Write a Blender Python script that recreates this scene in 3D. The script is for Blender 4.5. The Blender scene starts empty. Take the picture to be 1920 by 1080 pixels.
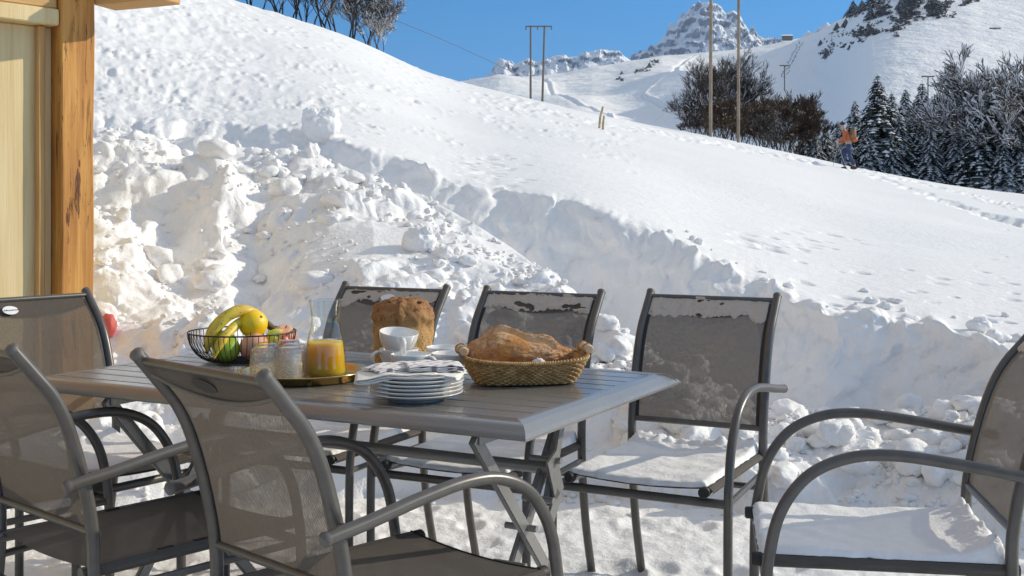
import bpy, bmesh, math, random
import numpy as np
from mathutils import Vector, Matrix, noise as mnoise
R = math.radians
PI = math.pi
scene = bpy.context.scene
COL = scene.collection

# ------------------------------------------------------------------ camera, sky, sun, exposure
F, HOR, H = 2200.0, 393.6, 1.174          # focal length and horizon row of the 1920 px photograph, eye height
cam_d = bpy.data.cameras.new("camera"); cam = bpy.data.objects.new("camera", cam_d); COL.objects.link(cam)
cam.location = (0, 0, H); cam.rotation_euler = (R(90), 0, 0)
cam_d.sensor_width = 36.0; cam_d.lens = F * 36 / 1920; cam_d.shift_y = -(540 - HOR) / 1920
cam_d.clip_start = 0.05; cam_d.clip_end = 30000
scene.camera = cam
SUN_AZ, SUN_EL = R(76), R(24)             # azimuth clockwise from the view direction
world = bpy.data.worlds.new("World"); scene.world = world; world.use_nodes = True
wn = world.node_tree; wn.nodes.clear()
wo = wn.nodes.new('ShaderNodeOutputWorld'); wb = wn.nodes.new('ShaderNodeBackground')
sky = wn.nodes.new('ShaderNodeTexSky'); sky.sky_type = 'NISHITA'; sky.sun_disc = False
sky.sun_elevation = SUN_EL; sky.sun_rotation = SUN_AZ; sky.altitude = 1500
sky.air_density = 1.0; sky.dust_density = 0.0; sky.ozone_density = 2.0
tcw = wn.nodes.new('ShaderNodeTexCoord'); mpw = wn.nodes.new('ShaderNodeVectorMath'); mpw.operation = 'ADD'; mpw.inputs[1].default_value = (0, 0, .22)   # clear high-altitude air: the deep blue comes down almost to the skyline
nzw = wn.nodes.new('ShaderNodeVectorMath'); nzw.operation = 'NORMALIZE'
wn.links.new(tcw.outputs['Generated'], mpw.inputs[0]); wn.links.new(mpw.outputs[0], nzw.inputs[0]); wn.links.new(nzw.outputs[0], sky.inputs[0])
def _hs(sat, val):
    h = wn.nodes.new('ShaderNodeHueSaturation'); h.inputs['Saturation'].default_value = sat; h.inputs['Value'].default_value = val; wn.links.new(sky.outputs[0], h.inputs['Color']); return h.outputs[0]
szw = wn.nodes.new('ShaderNodeSeparateXYZ'); wn.links.new(tcw.outputs['Generated'], szw.inputs[0])
mrw = wn.nodes.new('ShaderNodeMapRange'); mrw.interpolation_type = 'SMOOTHSTEP'; mrw.inputs['From Min'].default_value = .22; mrw.inputs['From Max'].default_value = .6; wn.links.new(szw.outputs[2], mrw.inputs[0])
mxw = wn.nodes.new('ShaderNodeMix'); mxw.data_type = 'RGBA'; wn.links.new(mrw.outputs[0], mxw.inputs[0]); wn.links.new(_hs(1.42, .86), mxw.inputs[6]); wn.links.new(_hs(.45, 1.25), mxw.inputs[7])   # blue low sky, unseen upper sky paled and brightened to lift and neutralise shade
wn.links.new(mxw.outputs[2], wb.inputs[0]); wb.inputs[1].default_value = 0.15
wn.links.new(wb.outputs[0], wo.inputs[0])
sun_d = bpy.data.lights.new("sun", 'SUN'); sun_d.energy = 2.2; sun_d.angle = R(0.55); sun_d.color = (1.0, 0.93, 0.83)
sun = bpy.data.objects.new("sun", sun_d); COL.objects.link(sun)
SV = Vector((math.sin(SUN_AZ) * math.cos(SUN_EL), math.cos(SUN_AZ) * math.cos(SUN_EL), math.sin(SUN_EL)))
sun.rotation_euler = SV.to_track_quat('Z', 'Y').to_euler()
scene.view_settings.view_transform = 'Standard'; scene.view_settings.look = 'None'
scene.view_settings.exposure = 0.80; scene.view_settings.use_white_balance = True; scene.view_settings.white_balance_temperature = 7100; scene.view_settings.white_balance_tint = 6; scene.view_settings.gamma = 1.0; scene.view_settings.use_curve_mapping = False
scene.render.engine = 'CYCLES'
scene.cycles.max_bounces = 10; scene.cycles.diffuse_bounces = 6; scene.cycles.transparent_max_bounces = 24
scene.cycles.transmission_bounces = 10; scene.cycles.sample_clamp_indirect = 6.0
scene.cycles.caustics_reflective = False; scene.cycles.caustics_refractive = True; scene.cycles.blur_glossy = 0.5

# ------------------------------------------------------------------ helpers
def W(px, py, d):
    """world point seen at pixel (px,py) of the photograph at distance d"""
    return Vector(((px - 960) / F * d, d, H - (py - HOR) / F * d))
def onz(px, py, z=0.74):
    d = (H - z) * F / (py - HOR)
    return Vector(((px - 960) / F * d, d, z))

def tag(o, label=None, cat=None, group=None, kind=None):
    if label: o['label'] = label
    if cat: o['category'] = cat
    if group: o['group'] = group
    if kind: o['kind'] = kind
    return o
def empty(name, loc=(0, 0, 0), rz=0.0):
    o = bpy.data.objects.new(name, None); COL.objects.link(o); o.location = loc; o.rotation_euler = (0, 0, rz)
    o.empty_display_size = 0.05
    return o
def copy_tree(o, parent=None):
    c = o.copy(); COL.objects.link(c)
    if parent: c.parent = parent
    for ch in list(o.children): copy_tree(ch, c)
    return c

class MB:
    def __init__(s): s.v = []; s.f = []; s.sm = []
    def add(s, vs, fs, smooth=True):
        n = len(s.v); s.v += [tuple(v) for v in vs]; s.f += [tuple(i + n for i in f) for f in fs]; s.sm += [smooth] * len(fs)
    def box(s, c, size, m=None, bev=0.0):
        bm = bmesh.new(); bmesh.ops.create_cube(bm, size=1.0)
        bmesh.ops.scale(bm, vec=size, verts=bm.verts)
        if bev: bmesh.ops.bevel(bm, geom=list(bm.edges), offset=bev, segments=2, affect='EDGES')
        if m is not None: bmesh.ops.transform(bm, matrix=m, verts=bm.verts)
        bmesh.ops.translate(bm, vec=c, verts=bm.verts)
        s.addbm(bm, False)
    def addbm(s, bm, smooth=True):
        bm.verts.index_update()
        s.add([v.co[:] for v in bm.verts], [[v.index for v in f.verts] for f in bm.faces], smooth); bm.free()
    def tube(s, pts, r, n=10, cap=True, flat=1.0, up=None):
        pts = [Vector(p) for p in pts]; k = len(pts)
        rr = r if isinstance(r, (list, tuple)) else [r] * k
        t0 = (pts[1] - pts[0]).normalized()
        a = up if up is not None else (Vector((0, 0, 1)) if abs(t0.z) < .9 else Vector((1, 0, 0)))
        u = (Vector(a) - t0 * t0.dot(Vector(a))).normalized()
        vs = []; prev = t0
        for i, p in enumerate(pts):
            t = (pts[min(i + 1, k - 1)] - pts[max(i - 1, 0)]).normalized()
            q = prev.rotation_difference(t); u = q @ u; u = (u - t * t.dot(u)).normalized(); w = t.cross(u); prev = t
            for j in range(n):
                ang = 2 * PI * j / n
                vs.append(p + (u * math.cos(ang) + w * math.sin(ang) * flat) * rr[i])
        fs = [(i * n + j, i * n + (j + 1) % n, (i + 1) * n + (j + 1) % n, (i + 1) * n + j) for i in range(k - 1) for j in range(n)]
        s.add(vs, fs, True)
        if cap:
            s.add(vs[:n], [tuple(range(n))[::-1]], False); s.add(vs[-n:], [tuple(range(n))], False)
    def lathe(s, prof, n=40, c=(0, 0, 0), m=None):
        vs = []; k = len(prof)
        for (r, z) in prof:
            for j in range(n):
                a = 2 * PI * j / n; v = Vector((r * math.cos(a), r * math.sin(a), z))
                if m is not None: v = m @ v
                vs.append(v + Vector(c))
        fs = [(i * n + j, i * n + (j + 1) % n, (i + 1) * n + (j + 1) % n, (i + 1) * n + j) for i in range(k - 1) for j in range(n)]
        s.add(vs, fs, True)
    def grid(s, fn, nu, nv, smooth=True):
        vs = [fn(i / nu, j / nv) for i in range(nu + 1) for j in range(nv + 1)]
        s.add(vs, [(i * (nv + 1) + j, (i + 1) * (nv + 1) + j, (i + 1) * (nv + 1) + j + 1, i * (nv + 1) + j + 1) for i in range(nu) for j in range(nv)], smooth)
    def blob(s, c, r, sub=3, fn=None, m=None):
        bm = bmesh.new(); bmesh.ops.create_icosphere(bm, subdivisions=sub, radius=1.0)
        for v in bm.verts:
            p = v.co.copy(); k = fn(p) if fn else 1.0
            q = Vector((p.x * r[0], p.y * r[1], p.z * r[2])) * k
            if m is not None: q = m @ q
            v.co = q + Vector(c)
        s.addbm(bm, True)
    def build(s, name, mat, parent=None, merge=False):
        me = bpy.data.meshes.new(name); me.from_pydata(s.v, [], s.f)
        me.polygons.foreach_set("use_smooth", s.sm)
        if merge:
            bm = bmesh.new(); bm.from_mesh(me); bmesh.ops.remove_doubles(bm, verts=bm.verts, dist=1e-5); bmesh.ops.recalc_face_normals(bm, faces=bm.faces); bm.to_mesh(me); bm.free()
        me.materials.append(mat); me.update()
        o = bpy.data.objects.new(name, me); COL.objects.link(o)
        if parent: o.parent = parent
        return o

def npmesh(name, V, Fq, mat, smooth=True, parent=None):
    me = bpy.data.meshes.new(name); me.vertices.add(len(V)); me.vertices.foreach_set("co", np.asarray(V, dtype=np.float32).ravel())
    Fq = np.asarray(Fq, dtype=np.int32); k = Fq.shape[1]
    me.loops.add(Fq.size); me.loops.foreach_set("vertex_index", Fq.ravel())
    me.polygons.add(len(Fq)); me.polygons.foreach_set("loop_start", np.arange(0, Fq.size, k, dtype=np.int32))
    me.polygons.foreach_set("use_smooth", np.full(len(Fq), smooth)); me.update(calc_edges=True); me.validate()
    if mat: me.materials.append(mat)
    o = bpy.data.objects.new(name, me); COL.objects.link(o)
    if parent: o.parent = parent
    return o
def gridfaces(nr, nc):
    i = np.arange((nr - 1))[:, None] * nc + np.arange(nc - 1)[None, :]
    return np.stack([i, i + 1, i + nc + 1, i + nc], -1).reshape(-1, 4)

def smooth_path(pts, n=8):
    P = [Vector(p) for p in pts]; P = [P[0] * 2 - P[1]] + P + [P[-1] * 2 - P[-2]]; out = []
    for i in range(1, len(P) - 2):
        a, b, c, d = P[i - 1], P[i], P[i + 1], P[i + 2]
        for k in range(n):
            t = k / n
            out.append(0.5 * ((2 * b) + (c - a) * t + (2 * a - 5 * b + 4 * c - d) * t * t + (3 * b - a - 3 * c + d) * t ** 3))
    out.append(P[-2]); return out
def fbm3(p, o=4): return mnoise.fractal(Vector(p), 1.0, 2.0, o)

# numpy gradient noise
_rs = np.random.RandomState(7); _perm = _rs.permutation(512); _perm = np.concatenate([_perm, _perm]); _ga = _rs.rand(512) * 2 * PI
_gx, _gy = np.cos(_ga), np.sin(_ga)
def pn(x, y, seed=0):
    x = np.asarray(x, float) + seed * 17.31; y = np.asarray(y, float) + seed * 9.77
    xi = np.floor(x).astype(int); yi = np.floor(y).astype(int); xf = x - xi; yf = y - yi
    def g(ix, iy, fx, fy):
        h = _perm[(_perm[ix & 511] + iy) & 511]; return _gx[h] * fx + _gy[h] * fy
    u = xf ** 3 * (xf * (xf * 6 - 15) + 10); v = yf ** 3 * (yf * (yf * 6 - 15) + 10)
    a = g(xi, yi, xf, yf); b = g(xi + 1, yi, xf - 1, yf); c = g(xi, yi + 1, xf, yf - 1); d = g(xi + 1, yi + 1, xf - 1, yf - 1)
    return ((a * (1 - u) + b * u) * (1 - v) + (c * (1 - u) + d * u) * v) * 1.4
def fbm(x, y, o=4, seed=0, gain=.5):
    s = 0; a = 1.0
    for k in range(o): s = s + a * pn(x * 2 ** k, y * 2 ** k, seed + k * 3); a *= gain
    return s
def ridged(x, y, o=5, seed=0):
    s = 0; a = 1.0; w = 1.0
    for k in range(o):
        n = 1 - np.abs(pn(x * 2 ** k, y * 2 ** k, seed + k * 5)) * 1.6; n = n * n * w; w = np.clip(n * 1.6, 0, 1); s = s + a * n; a *= .5
    return s
def sstep(a, b, x): t = np.clip((x - a) / (b - a), 0, 1); return t * t * (3 - 2 * t)

# ------------------------------------------------------------------ materials
class NT:
    def __init__(s, name):
        s.m = bpy.data.materials.new(name); s.m.use_nodes = True; s.t = s.m.node_tree; s.t.nodes.clear()
        s.out = s.n('OutputMaterial'); s.p = s.n('BsdfPrincipled'); s.l(s.p.outputs[0], s.out.inputs[0])
    def n(s, t, **kw):
        nd = s.t.nodes.new('ShaderNode' + t)
        for k, v in kw.items():
            if k in nd.inputs.keys() if isinstance(k, str) else False: nd.inputs[k].default_value = v
            else: setattr(nd, k, v)
        return nd
    def l(s, a, b): s.t.links.new(a, b)
    def set(s, **kw):
        for k, v in kw.items(): s.p.inputs[k.replace('_', ' ')].default_value = v
    def coord(s, kind='Object', scale=(1, 1, 1)):
        c = s.n('TexCoord'); mp = s.n('Mapping'); mp.inputs['Scale'].default_value = scale; s.l(c.outputs[kind], mp.inputs[0]); return mp.outputs[0]
    def noise(s, vec, scale=5, detail=4, rough=.5):
        n = s.n('TexNoise'); n.inputs['Scale'].default_value = scale; n.inputs['Detail'].default_value = detail; n.inputs['Roughness'].default_value = rough
        s.l(vec, n.inputs['Vector']); return n.outputs['Fac']
    def ramp(s, fac, stops):
        r = s.n('ValToRGB'); e = r.color_ramp.elements
        while len(e) < len(stops): e.new(.5)
        for i, (p, c) in enumerate(stops): e[i].position = p; e[i].color = (*c, 1) if len(c) == 3 else c
        s.l(fac, r.inputs[0]); return r.outputs[0]
    def bump(s, h, strength=.3, dist=.01):
        b = s.n('Bump'); b.inputs['Strength'].default_value = strength; b.inputs['Distance'].default_value = dist
        s.l(h, b.inputs['Height']); s.l(b.outputs[0], s.p.inputs['Normal']); return b
    def mathn(s, op, a, b=None, v=None):
        m = s.n('Math'); m.operation = op; s.l(a, m.inputs[0])
        if b is not None: s.l(b, m.inputs[1])
        elif v is not None: m.inputs[1].default_value = v
        return m.outputs[0]
    def mix(s, fac, a, b):
        m = s.n('Mix'); m.data_type = 'RGBA'
        for sock, val in ((m.inputs[0], fac), (m.inputs[6], a), (m.inputs[7], b)):
            if isinstance(val, bpy.types.NodeSocket): s.l(val, sock)
            else: sock.default_value = val if not isinstance(val, tuple) or len(val) == 4 else (*val, 1)
        return m.outputs[2]
M = {}
def simple(name, col, rough=.5, metal=0.0, var=.12, scale=8, bump=0.0, bscale=60, bdist=.002, coat=0.0, spec=.5, sss=0.0):
    t = NT(name); v = t.coord(); n = t.noise(v, scale, 5)
    a = tuple(c * (1 - var) for c in col); b = tuple(min(1, c * (1 + var)) for c in col)
    t.l(t.ramp(n, [(.3, a), (.7, b)]), t.p.inputs['Base Color'])
    t.set(Roughness=rough, Metallic=metal); t.p.inputs['Coat Weight'].default_value = coat; t.p.inputs['Specular IOR Level'].default_value = spec
    if sss: t.p.inputs['Subsurface Weight'].default_value = sss; t.p.inputs['Subsurface Scale'].default_value = .01
    if bump: t.bump(t.noise(v, bscale, 4), bump, bdist)
    M[name] = t.m; return t.m

def snow_mat(name, bscale, bdist, col=(.90, .885, .87), strength=.5):
    t = NT(name); v = t.coord('Object')
    big = t.noise(v, bscale * .12, 4); t.l(t.ramp(big, [(.3, tuple(c * .96 for c in col)), (.7, col)]), t.p.inputs['Base Color'])
    t.set(Roughness=.62); t.p.inputs['Specular IOR Level'].default_value = .35
    h = t.mathn('ADD', t.mathn('ADD', t.noise(v, bscale, 6, .7), t.mathn('MULTIPLY', t.noise(v, bscale * .2, 3), v=2.0)), t.mathn('MULTIPLY', t.noise(v, bscale * .45, 4, .7), v=1.2))
    t.bump(h, strength, bdist); M[name] = t.m; return t.m
snow_mat('snow', 60, .012); snow_mat('snow_fine', 160, .004); snow_mat('snow_far', .02, 12.0, strength=.45); snow_mat('frost', 220, .004, col=(.60, .52, .44), strength=.8)  # frost: shade and the dark sling behind are mixed into its brown

t = NT('tube_metal'); v = t.coord(); n = t.noise(v, 30, 4)
t.l(t.ramp(n, [(.3, (.098, .088, .078)), (.7, (.125, .114, .102))]), t.p.inputs['Base Color']); t.set(Roughness=.33, Metallic=.3)
t.bump(t.noise(v, 900, 2), .08, .0005); M['tube'] = t.m
simple('cap_plastic', (.13, .115, .10), .55)
simple('strip_dark', (.018, .016, .015), .6)
t = NT('table_metal'); v = t.coord(); n = t.noise(v, 5, 3)
t.l(t.ramp(n, [(.3, (.235, .222, .202)), (.7, (.268, .254, .232))]), t.p.inputs['Base Color']); t.l(t.ramp(t.noise(t.coord('Object', (2, 14, 2)), 1, 3), [(.3, (.24,) * 3), (.7, (.33,) * 3)]), t.p.inputs['Roughness'])
t.set(Metallic=.3); t.p.inputs['Coat Weight'].default_value = .5; t.p.inputs['Coat Roughness'].default_value = .18; M['table'] = t.m
# woven textilene sling: threads with small holes
def fabric(name, ca, cb, hole=.22):
    t = NT(name); c = t.n('TexCoord'); sp = t.n('SeparateXYZ'); t.l(c.outputs['UV'], sp.inputs[0])
    def wv(o, k): return t.mathn('SINE', t.mathn('MULTIPLY', o, v=2 * PI / k))
    a = wv(sp.outputs[0], .0042); b = wv(sp.outputs[1], .0052)
    w = t.mathn('MULTIPLY', a, b)
    nn = t.mathn('ADD', t.mathn('MULTIPLY', t.noise(t.coord('UV', (620, 420, 1)), 1, 2, .8), v=.7), t.mathn('MULTIPLY', t.noise(t.coord('UV', (500, 14, 1)), 1, 2, .6), v=.3))
    k = t.mathn('ADD', t.mathn('MULTIPLY', w, v=.30), nn)
    t.l(t.ramp(k, [(.36, ca), (.64, cb)]), t.p.inputs['Base Color'])
    t.set(Roughness=.7); t.p.inputs['Specular IOR Level'].default_value = .25
    t.bump(w, .5, .0015)
    tr = t.n('BsdfTranslucent'); tr.inputs[0].default_value = (cb[0] * .9, cb[1] * .88, cb[2] * .85, 1)
    m1 = t.n('MixShader'); m1.inputs[0].default_value = .25; t.l(t.p.outputs[0], m1.inputs[1]); t.l(tr.outputs[0], m1.inputs[2])
    tp = t.n('BsdfTransparent'); m2 = t.n('MixShader')
    hf = t.ramp(t.mathn('ADD', t.mathn('MULTIPLY', w, v=.35), t.noise(t.coord('UV', (500, 80, 1)), 1, 2)), [(.42, (hole * .25,) * 3), (.75, (hole * 2.2,) * 3)])
    t.l(hf, m2.inputs[0]); t.l(m1.outputs[0], m2.inputs[1]); t.l(tp.outputs[0], m2.inputs[2]); t.l(m2.outputs[0], t.out.inputs[0])
    M[name] = t.m
fabric('fabric', (.070, .058, .048), (.205, .175, .148), .12)

fabric('seat_fabric', (.070, .062, .055), (.20, .178, .156), .015)

def wood(name, c1, c2, c3, axis=2, sc=1.0, cracks=0.0):
    t = NT(name); s = [14 * sc] * 3; s[axis] = 1.1 * sc; v = t.coord('Object', tuple(s))
    nd = t.n('TexNoise'); nd.inputs['Scale'].default_value = 1.0; nd.inputs['Detail'].default_value = 6; nd.inputs['Distortion'].default_value = 1.2; t.l(v, nd.inputs['Vector'])
    s2 = [70 * sc] * 3; s2[axis] = 2.0; v2 = t.coord('Object', tuple(s2)); f = t.noise(v2, 1, 4, .6)
    col = t.ramp(t.mathn('ADD', t.mathn('MULTIPLY', nd.outputs['Fac'], v=.65), t.mathn('MULTIPLY', f, v=.35)), [(.32, c1), (.5, c2), (.68, c3)])
    h = f
    if cracks:
        s3 = [38 * sc] * 3; s3[axis] = 4.5; v3 = t.coord('Object', tuple(s3))
        cn = t.n('TexNoise'); cn.inputs['Scale'].default_value = 1; cn.inputs['Detail'].default_value = 5; cn.inputs['Roughness'].default_value = .7; cn.inputs['Distortion'].default_value = .6; t.l(v3, cn.inputs['Vector'])
        mk = t.ramp(cn.outputs['Fac'], [(.555, (0, 0, 0)), (.61, (1, 1, 1))]); patch = t.ramp(t.noise(t.coord('Object', (9, 9, 2)), 1, 3), [(.42, (0, 0, 0)), (.55, (1, 1, 1))])
        mm = t.mathn('MULTIPLY', mk, patch); col = t.mix(mm, col, (c1[0] * .28, c1[1] * .2, c1[2] * .15)); h = t.mathn('SUBTRACT', f, t.mathn('MULTIPLY', mm, v=1.5))
    kv = t.n('TexVoronoi'); kv.inputs['Scale'].default_value = 1; t.l(t.coord('Object', (5, 5, 2.2)), kv.inputs['Vector'])
    col = t.mix(t.ramp(kv.outputs['Distance'], [(.04, (.6,) * 3), (.12, (0,) * 3)]), col, (c1[0] * .6, c1[1] * .4, c1[2] * .3))
    t.l(col, t.p.inputs['Base Color']); t.set(Roughness=.6); t.bump(h, .5, .004); M[name] = t.m
wood('wood_post', (.38, .14, .022), (.60, .27, .055), (.72, .38, .10), 2, 1, 1.0)
wood('wood_panel', (.62, .44, .20), (.72, .55, .28), (.78, .62, .35), 2, .8)
wood('wood_batten', (.40, .19, .05), (.52, .28, .09), (.62, .37, .14), 2, 1)
wood('wood_beam', (.45, .23, .07), (.58, .34, .12), (.66, .42, .18), 0, .9)
# ------------------------------------------------------------------ near snow field: terrace, ploughed mound, trench, slope up to the crest
KX = np.array([-1400, -600, 180, 440, 560, 640, 720, 800, 900, 960, 1050, 1150, 1250, 1350, 1440, 1500, 1560, 1640, 1740, 1870, 2000, 2600, 3600.])
Wpy = np.array([200, 205, 215, 238, 237, 264, 290, 318, 362, 362, 370, 395, 440, 500, 533, 568, 598, 600, 614, 652, 672, 700, 720.])
Wd = np.array([11, 10.5, 10.5, 10.8, 10.6, 10, 9.6, 9.2, 8.7, 8.5, 8.2, 7.7, 7.2, 6.7, 6.3, 6.0, 5.8, 5.8, 5.6, 5.3, 5.1, 4.9, 4.9])
Mpy = np.array([240, 245, 252, 274, 290, 312, 342, 368, 425, 465, 530, 612, 690, 745, 775, 790, 800, 800, 795, 785, 780, 780, 780.])
Md = np.array([9.5, 9.2, 9, 9, 8.9, 8.6, 8.2, 7.8, 7.2, 6.9, 6.3, 5.8, 5.45, 5.3, 5.25, 5.2, 5.2, 5.2, 5.1, 4.9, 4.7, 4.5, 4.5])
Bz = np.array([1.6, 1.62, 1.66, 1.45, 1.36, 1.15, 1.0, .86, .70, .62, .48, .36, .30, .28, .22, .18, .17, .16, .16, .17, .2, .2, .2])
Bg = np.array([.5, .5, .45, .5, .7, .75, .8, .8, .85, .9, .9, .85, .8, .65, .5, .36, .26, .24, .22, .24, .26, .3, .3])   # wall run-out: W distance - B distance
Fd = np.array([4.9, 4.7, 4.6, 4.65, 4.7, 4.75, 4.8, 4.8, 4.85, 4.85, 4.85, 4.8, 4.7, 4.62, 4.58, 4.55, 4.5, 4.45, 4.3, 4.15, 4.05, 4.0, 4.0])
CX = np.array([-1400, -600, -200, 180, 300, 460, 560, 640, 690, 720, 800, 870, 960, 1020, 1100, 1200, 1270, 1400, 1500, 1590, 1700, 1800, 1920, 2100, 2600, 3600.])
Cpy = np.array([-700, -450, -280, -110, -60, 0, 30, 53, 68, 93, 133, 155, 172, 184, 202, 226, 241, 265, 286, 306, 328, 343, 359, 378, 410, 420.])
Cd = np.interp(CX, [-1400, 460, 1000, 1920, 3600], [55, 52, 50, 52, 40])
YB = (510 - 0)  # unused anchor
cols = np.concatenate([np.linspace(-1400, -320, 60, endpoint=False), np.arange(-320, 2240, 2.6), np.linspace(2240, 3600, 70)])
rows = np.concatenate([np.geomspace(1.2, 3.6, 60, endpoint=False), np.geomspace(3.6, 4.8, 60, endpoint=False), np.linspace(4.8, 6.6, 210, endpoint=False), np.geomspace(6.6, 12, 160, endpoint=False), np.geomspace(12, 75, 170, endpoint=False), np.geomspace(75, 420, 30)])
PX, D = np.meshgrid(cols, rows)
X0 = (PX - 960) / F * D; Y0 = D.copy()
def K(arr, px=None): return np.interp(PX if px is None else px, KX, arr)
# irregular crest lines: wobble the lookup column and heights with noise
wob = 26 * pn(X0 * 1.6, Y0 * .0 + PX * .012, 3) + 3 * pn(PX * .05, PX * 0, 5)
pw = PX + wob * .6
wz = lambda py, d: H - (py - HOR) / F * d
zW = wz(K(Wpy, pw), K(Wd, pw)); dW = K(Wd, PX); zM = wz(K(Mpy), K(Md)); dM = K(Md); zB = K(Bz); dB = dW - K(Bg); dF = K(Fd)
zWs = wz(K(Wpy), K(Wd)); dWs = K(Wd)
def smooth_cols(a, w=41):
    k = np.hanning(w); k /= k.sum(); p = np.pad(a, ((0, 0), (w // 2, w // 2)), mode='edge'); return np.stack([np.convolve(p[i], k, 'valid') for i in range(1)])
row = lambda a: np.repeat(smooth_cols(a[:1], 121), len(rows), 0)
fin = (PX > -300) & (PX < 2200)
zWs = np.where(fin, row(zWs), zWs); dWs = np.where(fin, row(dWs), dWs)
zC0 = None
dW = dW + .12 * pn(PX * .012, PX * 0 + 4, 8) + .02 * pn(PX * .03, PX * 0 + 4, 9)
zW = zW + .04 * pn(PX * .022, PX * 0, 11) + .012 * pn(PX * .07, PX * 0, 12)
zC = wz(np.interp(PX, CX, Cpy), np.interp(PX, CX, Cd)); dC = np.interp(PX, CX, Cd); zC = np.where(fin, row(zC), zC)
Z = np.zeros_like(D)
t = np.clip((D - dF) / (dM - dF), 0, 1); Z = np.where(D > dF, zM * (t ** np.interp(PX, [480, 700], [.8, .50])), Z)
t = np.clip((D - dM) / (dB - dM), 0, 1); Z = np.where(D > dM, zM + (zB - zM) * sstep(0, 1, t), Z)
t = np.clip((D - dB) / (dW - dB), 0, 1); Z = np.where(D > dB, zB + (zW - zB) * (t ** .8), Z)
t = (D - dWs) / (dC - dWs); Zs = zWs + (zC - zWs) * t; lip = np.exp(-np.clip(D - dW, 0, None) / .22); Zs = Zs + (zW - (zWs + (zC - zWs) * (dW - dWs) / (dC - dWs))) * lip; Z = np.where(D > dW, Zs, Z)
over = np.clip(D - dC, 0, None); Z = np.where(D > dC, zC - .0 * over - 3.2 * (1 - np.exp(-over / 14)) - .035 * over, Z)
# soften the crest
Z = Z - .25 * np.exp(-((D - dC) / 4.0) ** 2)
# -- surface detail
flat = sstep(0, .35, D - dF)                       # 0 on the terrace, 1 on the heap
heap = flat * (1 - sstep(-.05, .35, D - dM + .25)) + .0
field = sstep(.0, .5, D - dW)
wall = sstep(-.1, .1, D - dB) * (1 - sstep(-.1, .2, D - dW))
PYg = HOR + (H - Z) * F / D
smoothz = np.exp(-(((PX - 720) / 150) ** 4 + ((PYg - 455) / 45) ** 4)) * .95
smoothz = np.maximum(smoothz, np.exp(-(((PX - 940) / 110) ** 4 + ((PYg - 470) / 35) ** 4)) * .8)
Z += heap * (1 - smoothz) * (.12 * fbm(X0 * 1.4, Y0 * 1.4, 4, 21) + .030 * fbm(X0 * 6, Y0 * 6, 4, 25))
Z += wall * (.03 * fbm(X0 * 1.5 + Y0 * .8, Y0 * 3.0, 5, 31) + .008 * fbm(X0 * 14, Y0 * 14, 3, 35))
Z += (1 - flat) * (.010 * fbm(X0 * 2.5, Y0 * 2.5, 4, 41) + .006 * fbm(X0 * 11, Y0 * 11, 3, 43))
Z += field * sstep(300, 700, 1000 - PX) * .011 * D * .12 * fbm(np.log(D) * 22, PX * .03, 4, 57)
Z += field * (.10 * pn(X0 * .22, Y0 * .22, 51) * sstep(0, 6, D - dW) + .006 * fbm(X0 * 1.1, Y0 * 1.1, 3, 52))
# left heap: a cut block with a steep gully
g = lambda cx, cy, sx, sy: np.exp(-(((PX - cx) / sx) ** 2 + ((PYg - cy) / sy) ** 2))
Z += heap * (.16 * g(250, 330, 110, 45) - .20 * g(330, 440, 60, 70) + .16 * g(420, 400, 60, 60) - .16 * g(480, 480, 45, 70) + .10 * g(200, 520, 90, 60))
# trampled hillside at the upper left: dimples
def dimples(n, px0, px1, py0, py1, rs, depth, rim, seed, line=None):
    rr = random.Random(seed); out = []
    for i in range(n):
        px = rr.uniform(px0, px1); py = rr.uniform(py0, py1) if line is None else line(px) + rr.gauss(0, (py1 - py0) / 2)
        out.append((px, py, rs * rr.uniform(.6, 1.5), depth * rr.uniform(.4, 1.3), rim))
    return out
def locate(px, py):
    """first terrain distance whose projection reaches row py in column px (walking away from the camera)"""
    j = int(np.argmin(np.abs(cols - px))); c = HOR + (H - Z[:, j]) * F / rows
    k = np.where((c[:-1] > py) & (c[1:] <= py))[0]
    k = [q for q in k if rows[q] > 3.0]
    if not k: return None
    q = k[0]; f = (c[q] - py) / (c[q] - c[q + 1]); return rows[q] + f * (rows[q + 1] - rows[q])
DP = []
DP += dimples(900, 150, 640, -10, 205, -.0052, -.0016, 1, 1)
DP += dimples(420, 560, 1000, 60, 165, -.0050, -.0013, 1, 2, lambda px: 118 + (px - 560) * .16 + 10)
DP += dimples(200, 900, 1200, 150, 195, -.0045, -.0012, 1, 3, lambda px: 185 + (px - 900) * .33)
DP += dimples(90, 420, 720, 150, 240, -.0055, -.0017, 1, 4)
DP += dimples(42, 1500, 1920, 470, 600, .045, .025, 0, 5, lambda px: 545 + 28 * math.sin(px * .02))
DP += dimples(24, 1380, 1560, 430, 470, .07, .03, 0, 6)
DP += dimples(40, 870, 1000, 290, 350, .06, .02, 0, 7)
DP += dimples(16, 640, 1000, 170, 350, .08, .02, 0, 8)
for k in range(150):                                  # ski tracks
    px = 1590 + 2.4 * k; DP.append((px, np.interp(px, [1590, 1650, 1700, 1800, 1920], [318, 334, 352, 388, 424]) + random.Random(k).gauss(0, 2.0), .12, .085, 0))
for k in range(120):
    px = 1620 + 2.6 * k; DP.append((px, np.interp(px, [1590, 1700, 1800, 1920], [312, 338, 360, 394]) + random.Random(k + 500).gauss(0, 1.6), .15, .05, 1))
for k in range(170):
    px = 960 + 3.4 * k; DP.append((px, np.interp(px, [960, 1020, 1150, 1270, 1540], [184, 205, 238, 256, 306]) + random.Random(k + 900).gauss(0, 2.2), .22, .05, 1))
LUMP = np.zeros_like(Z)
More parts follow.
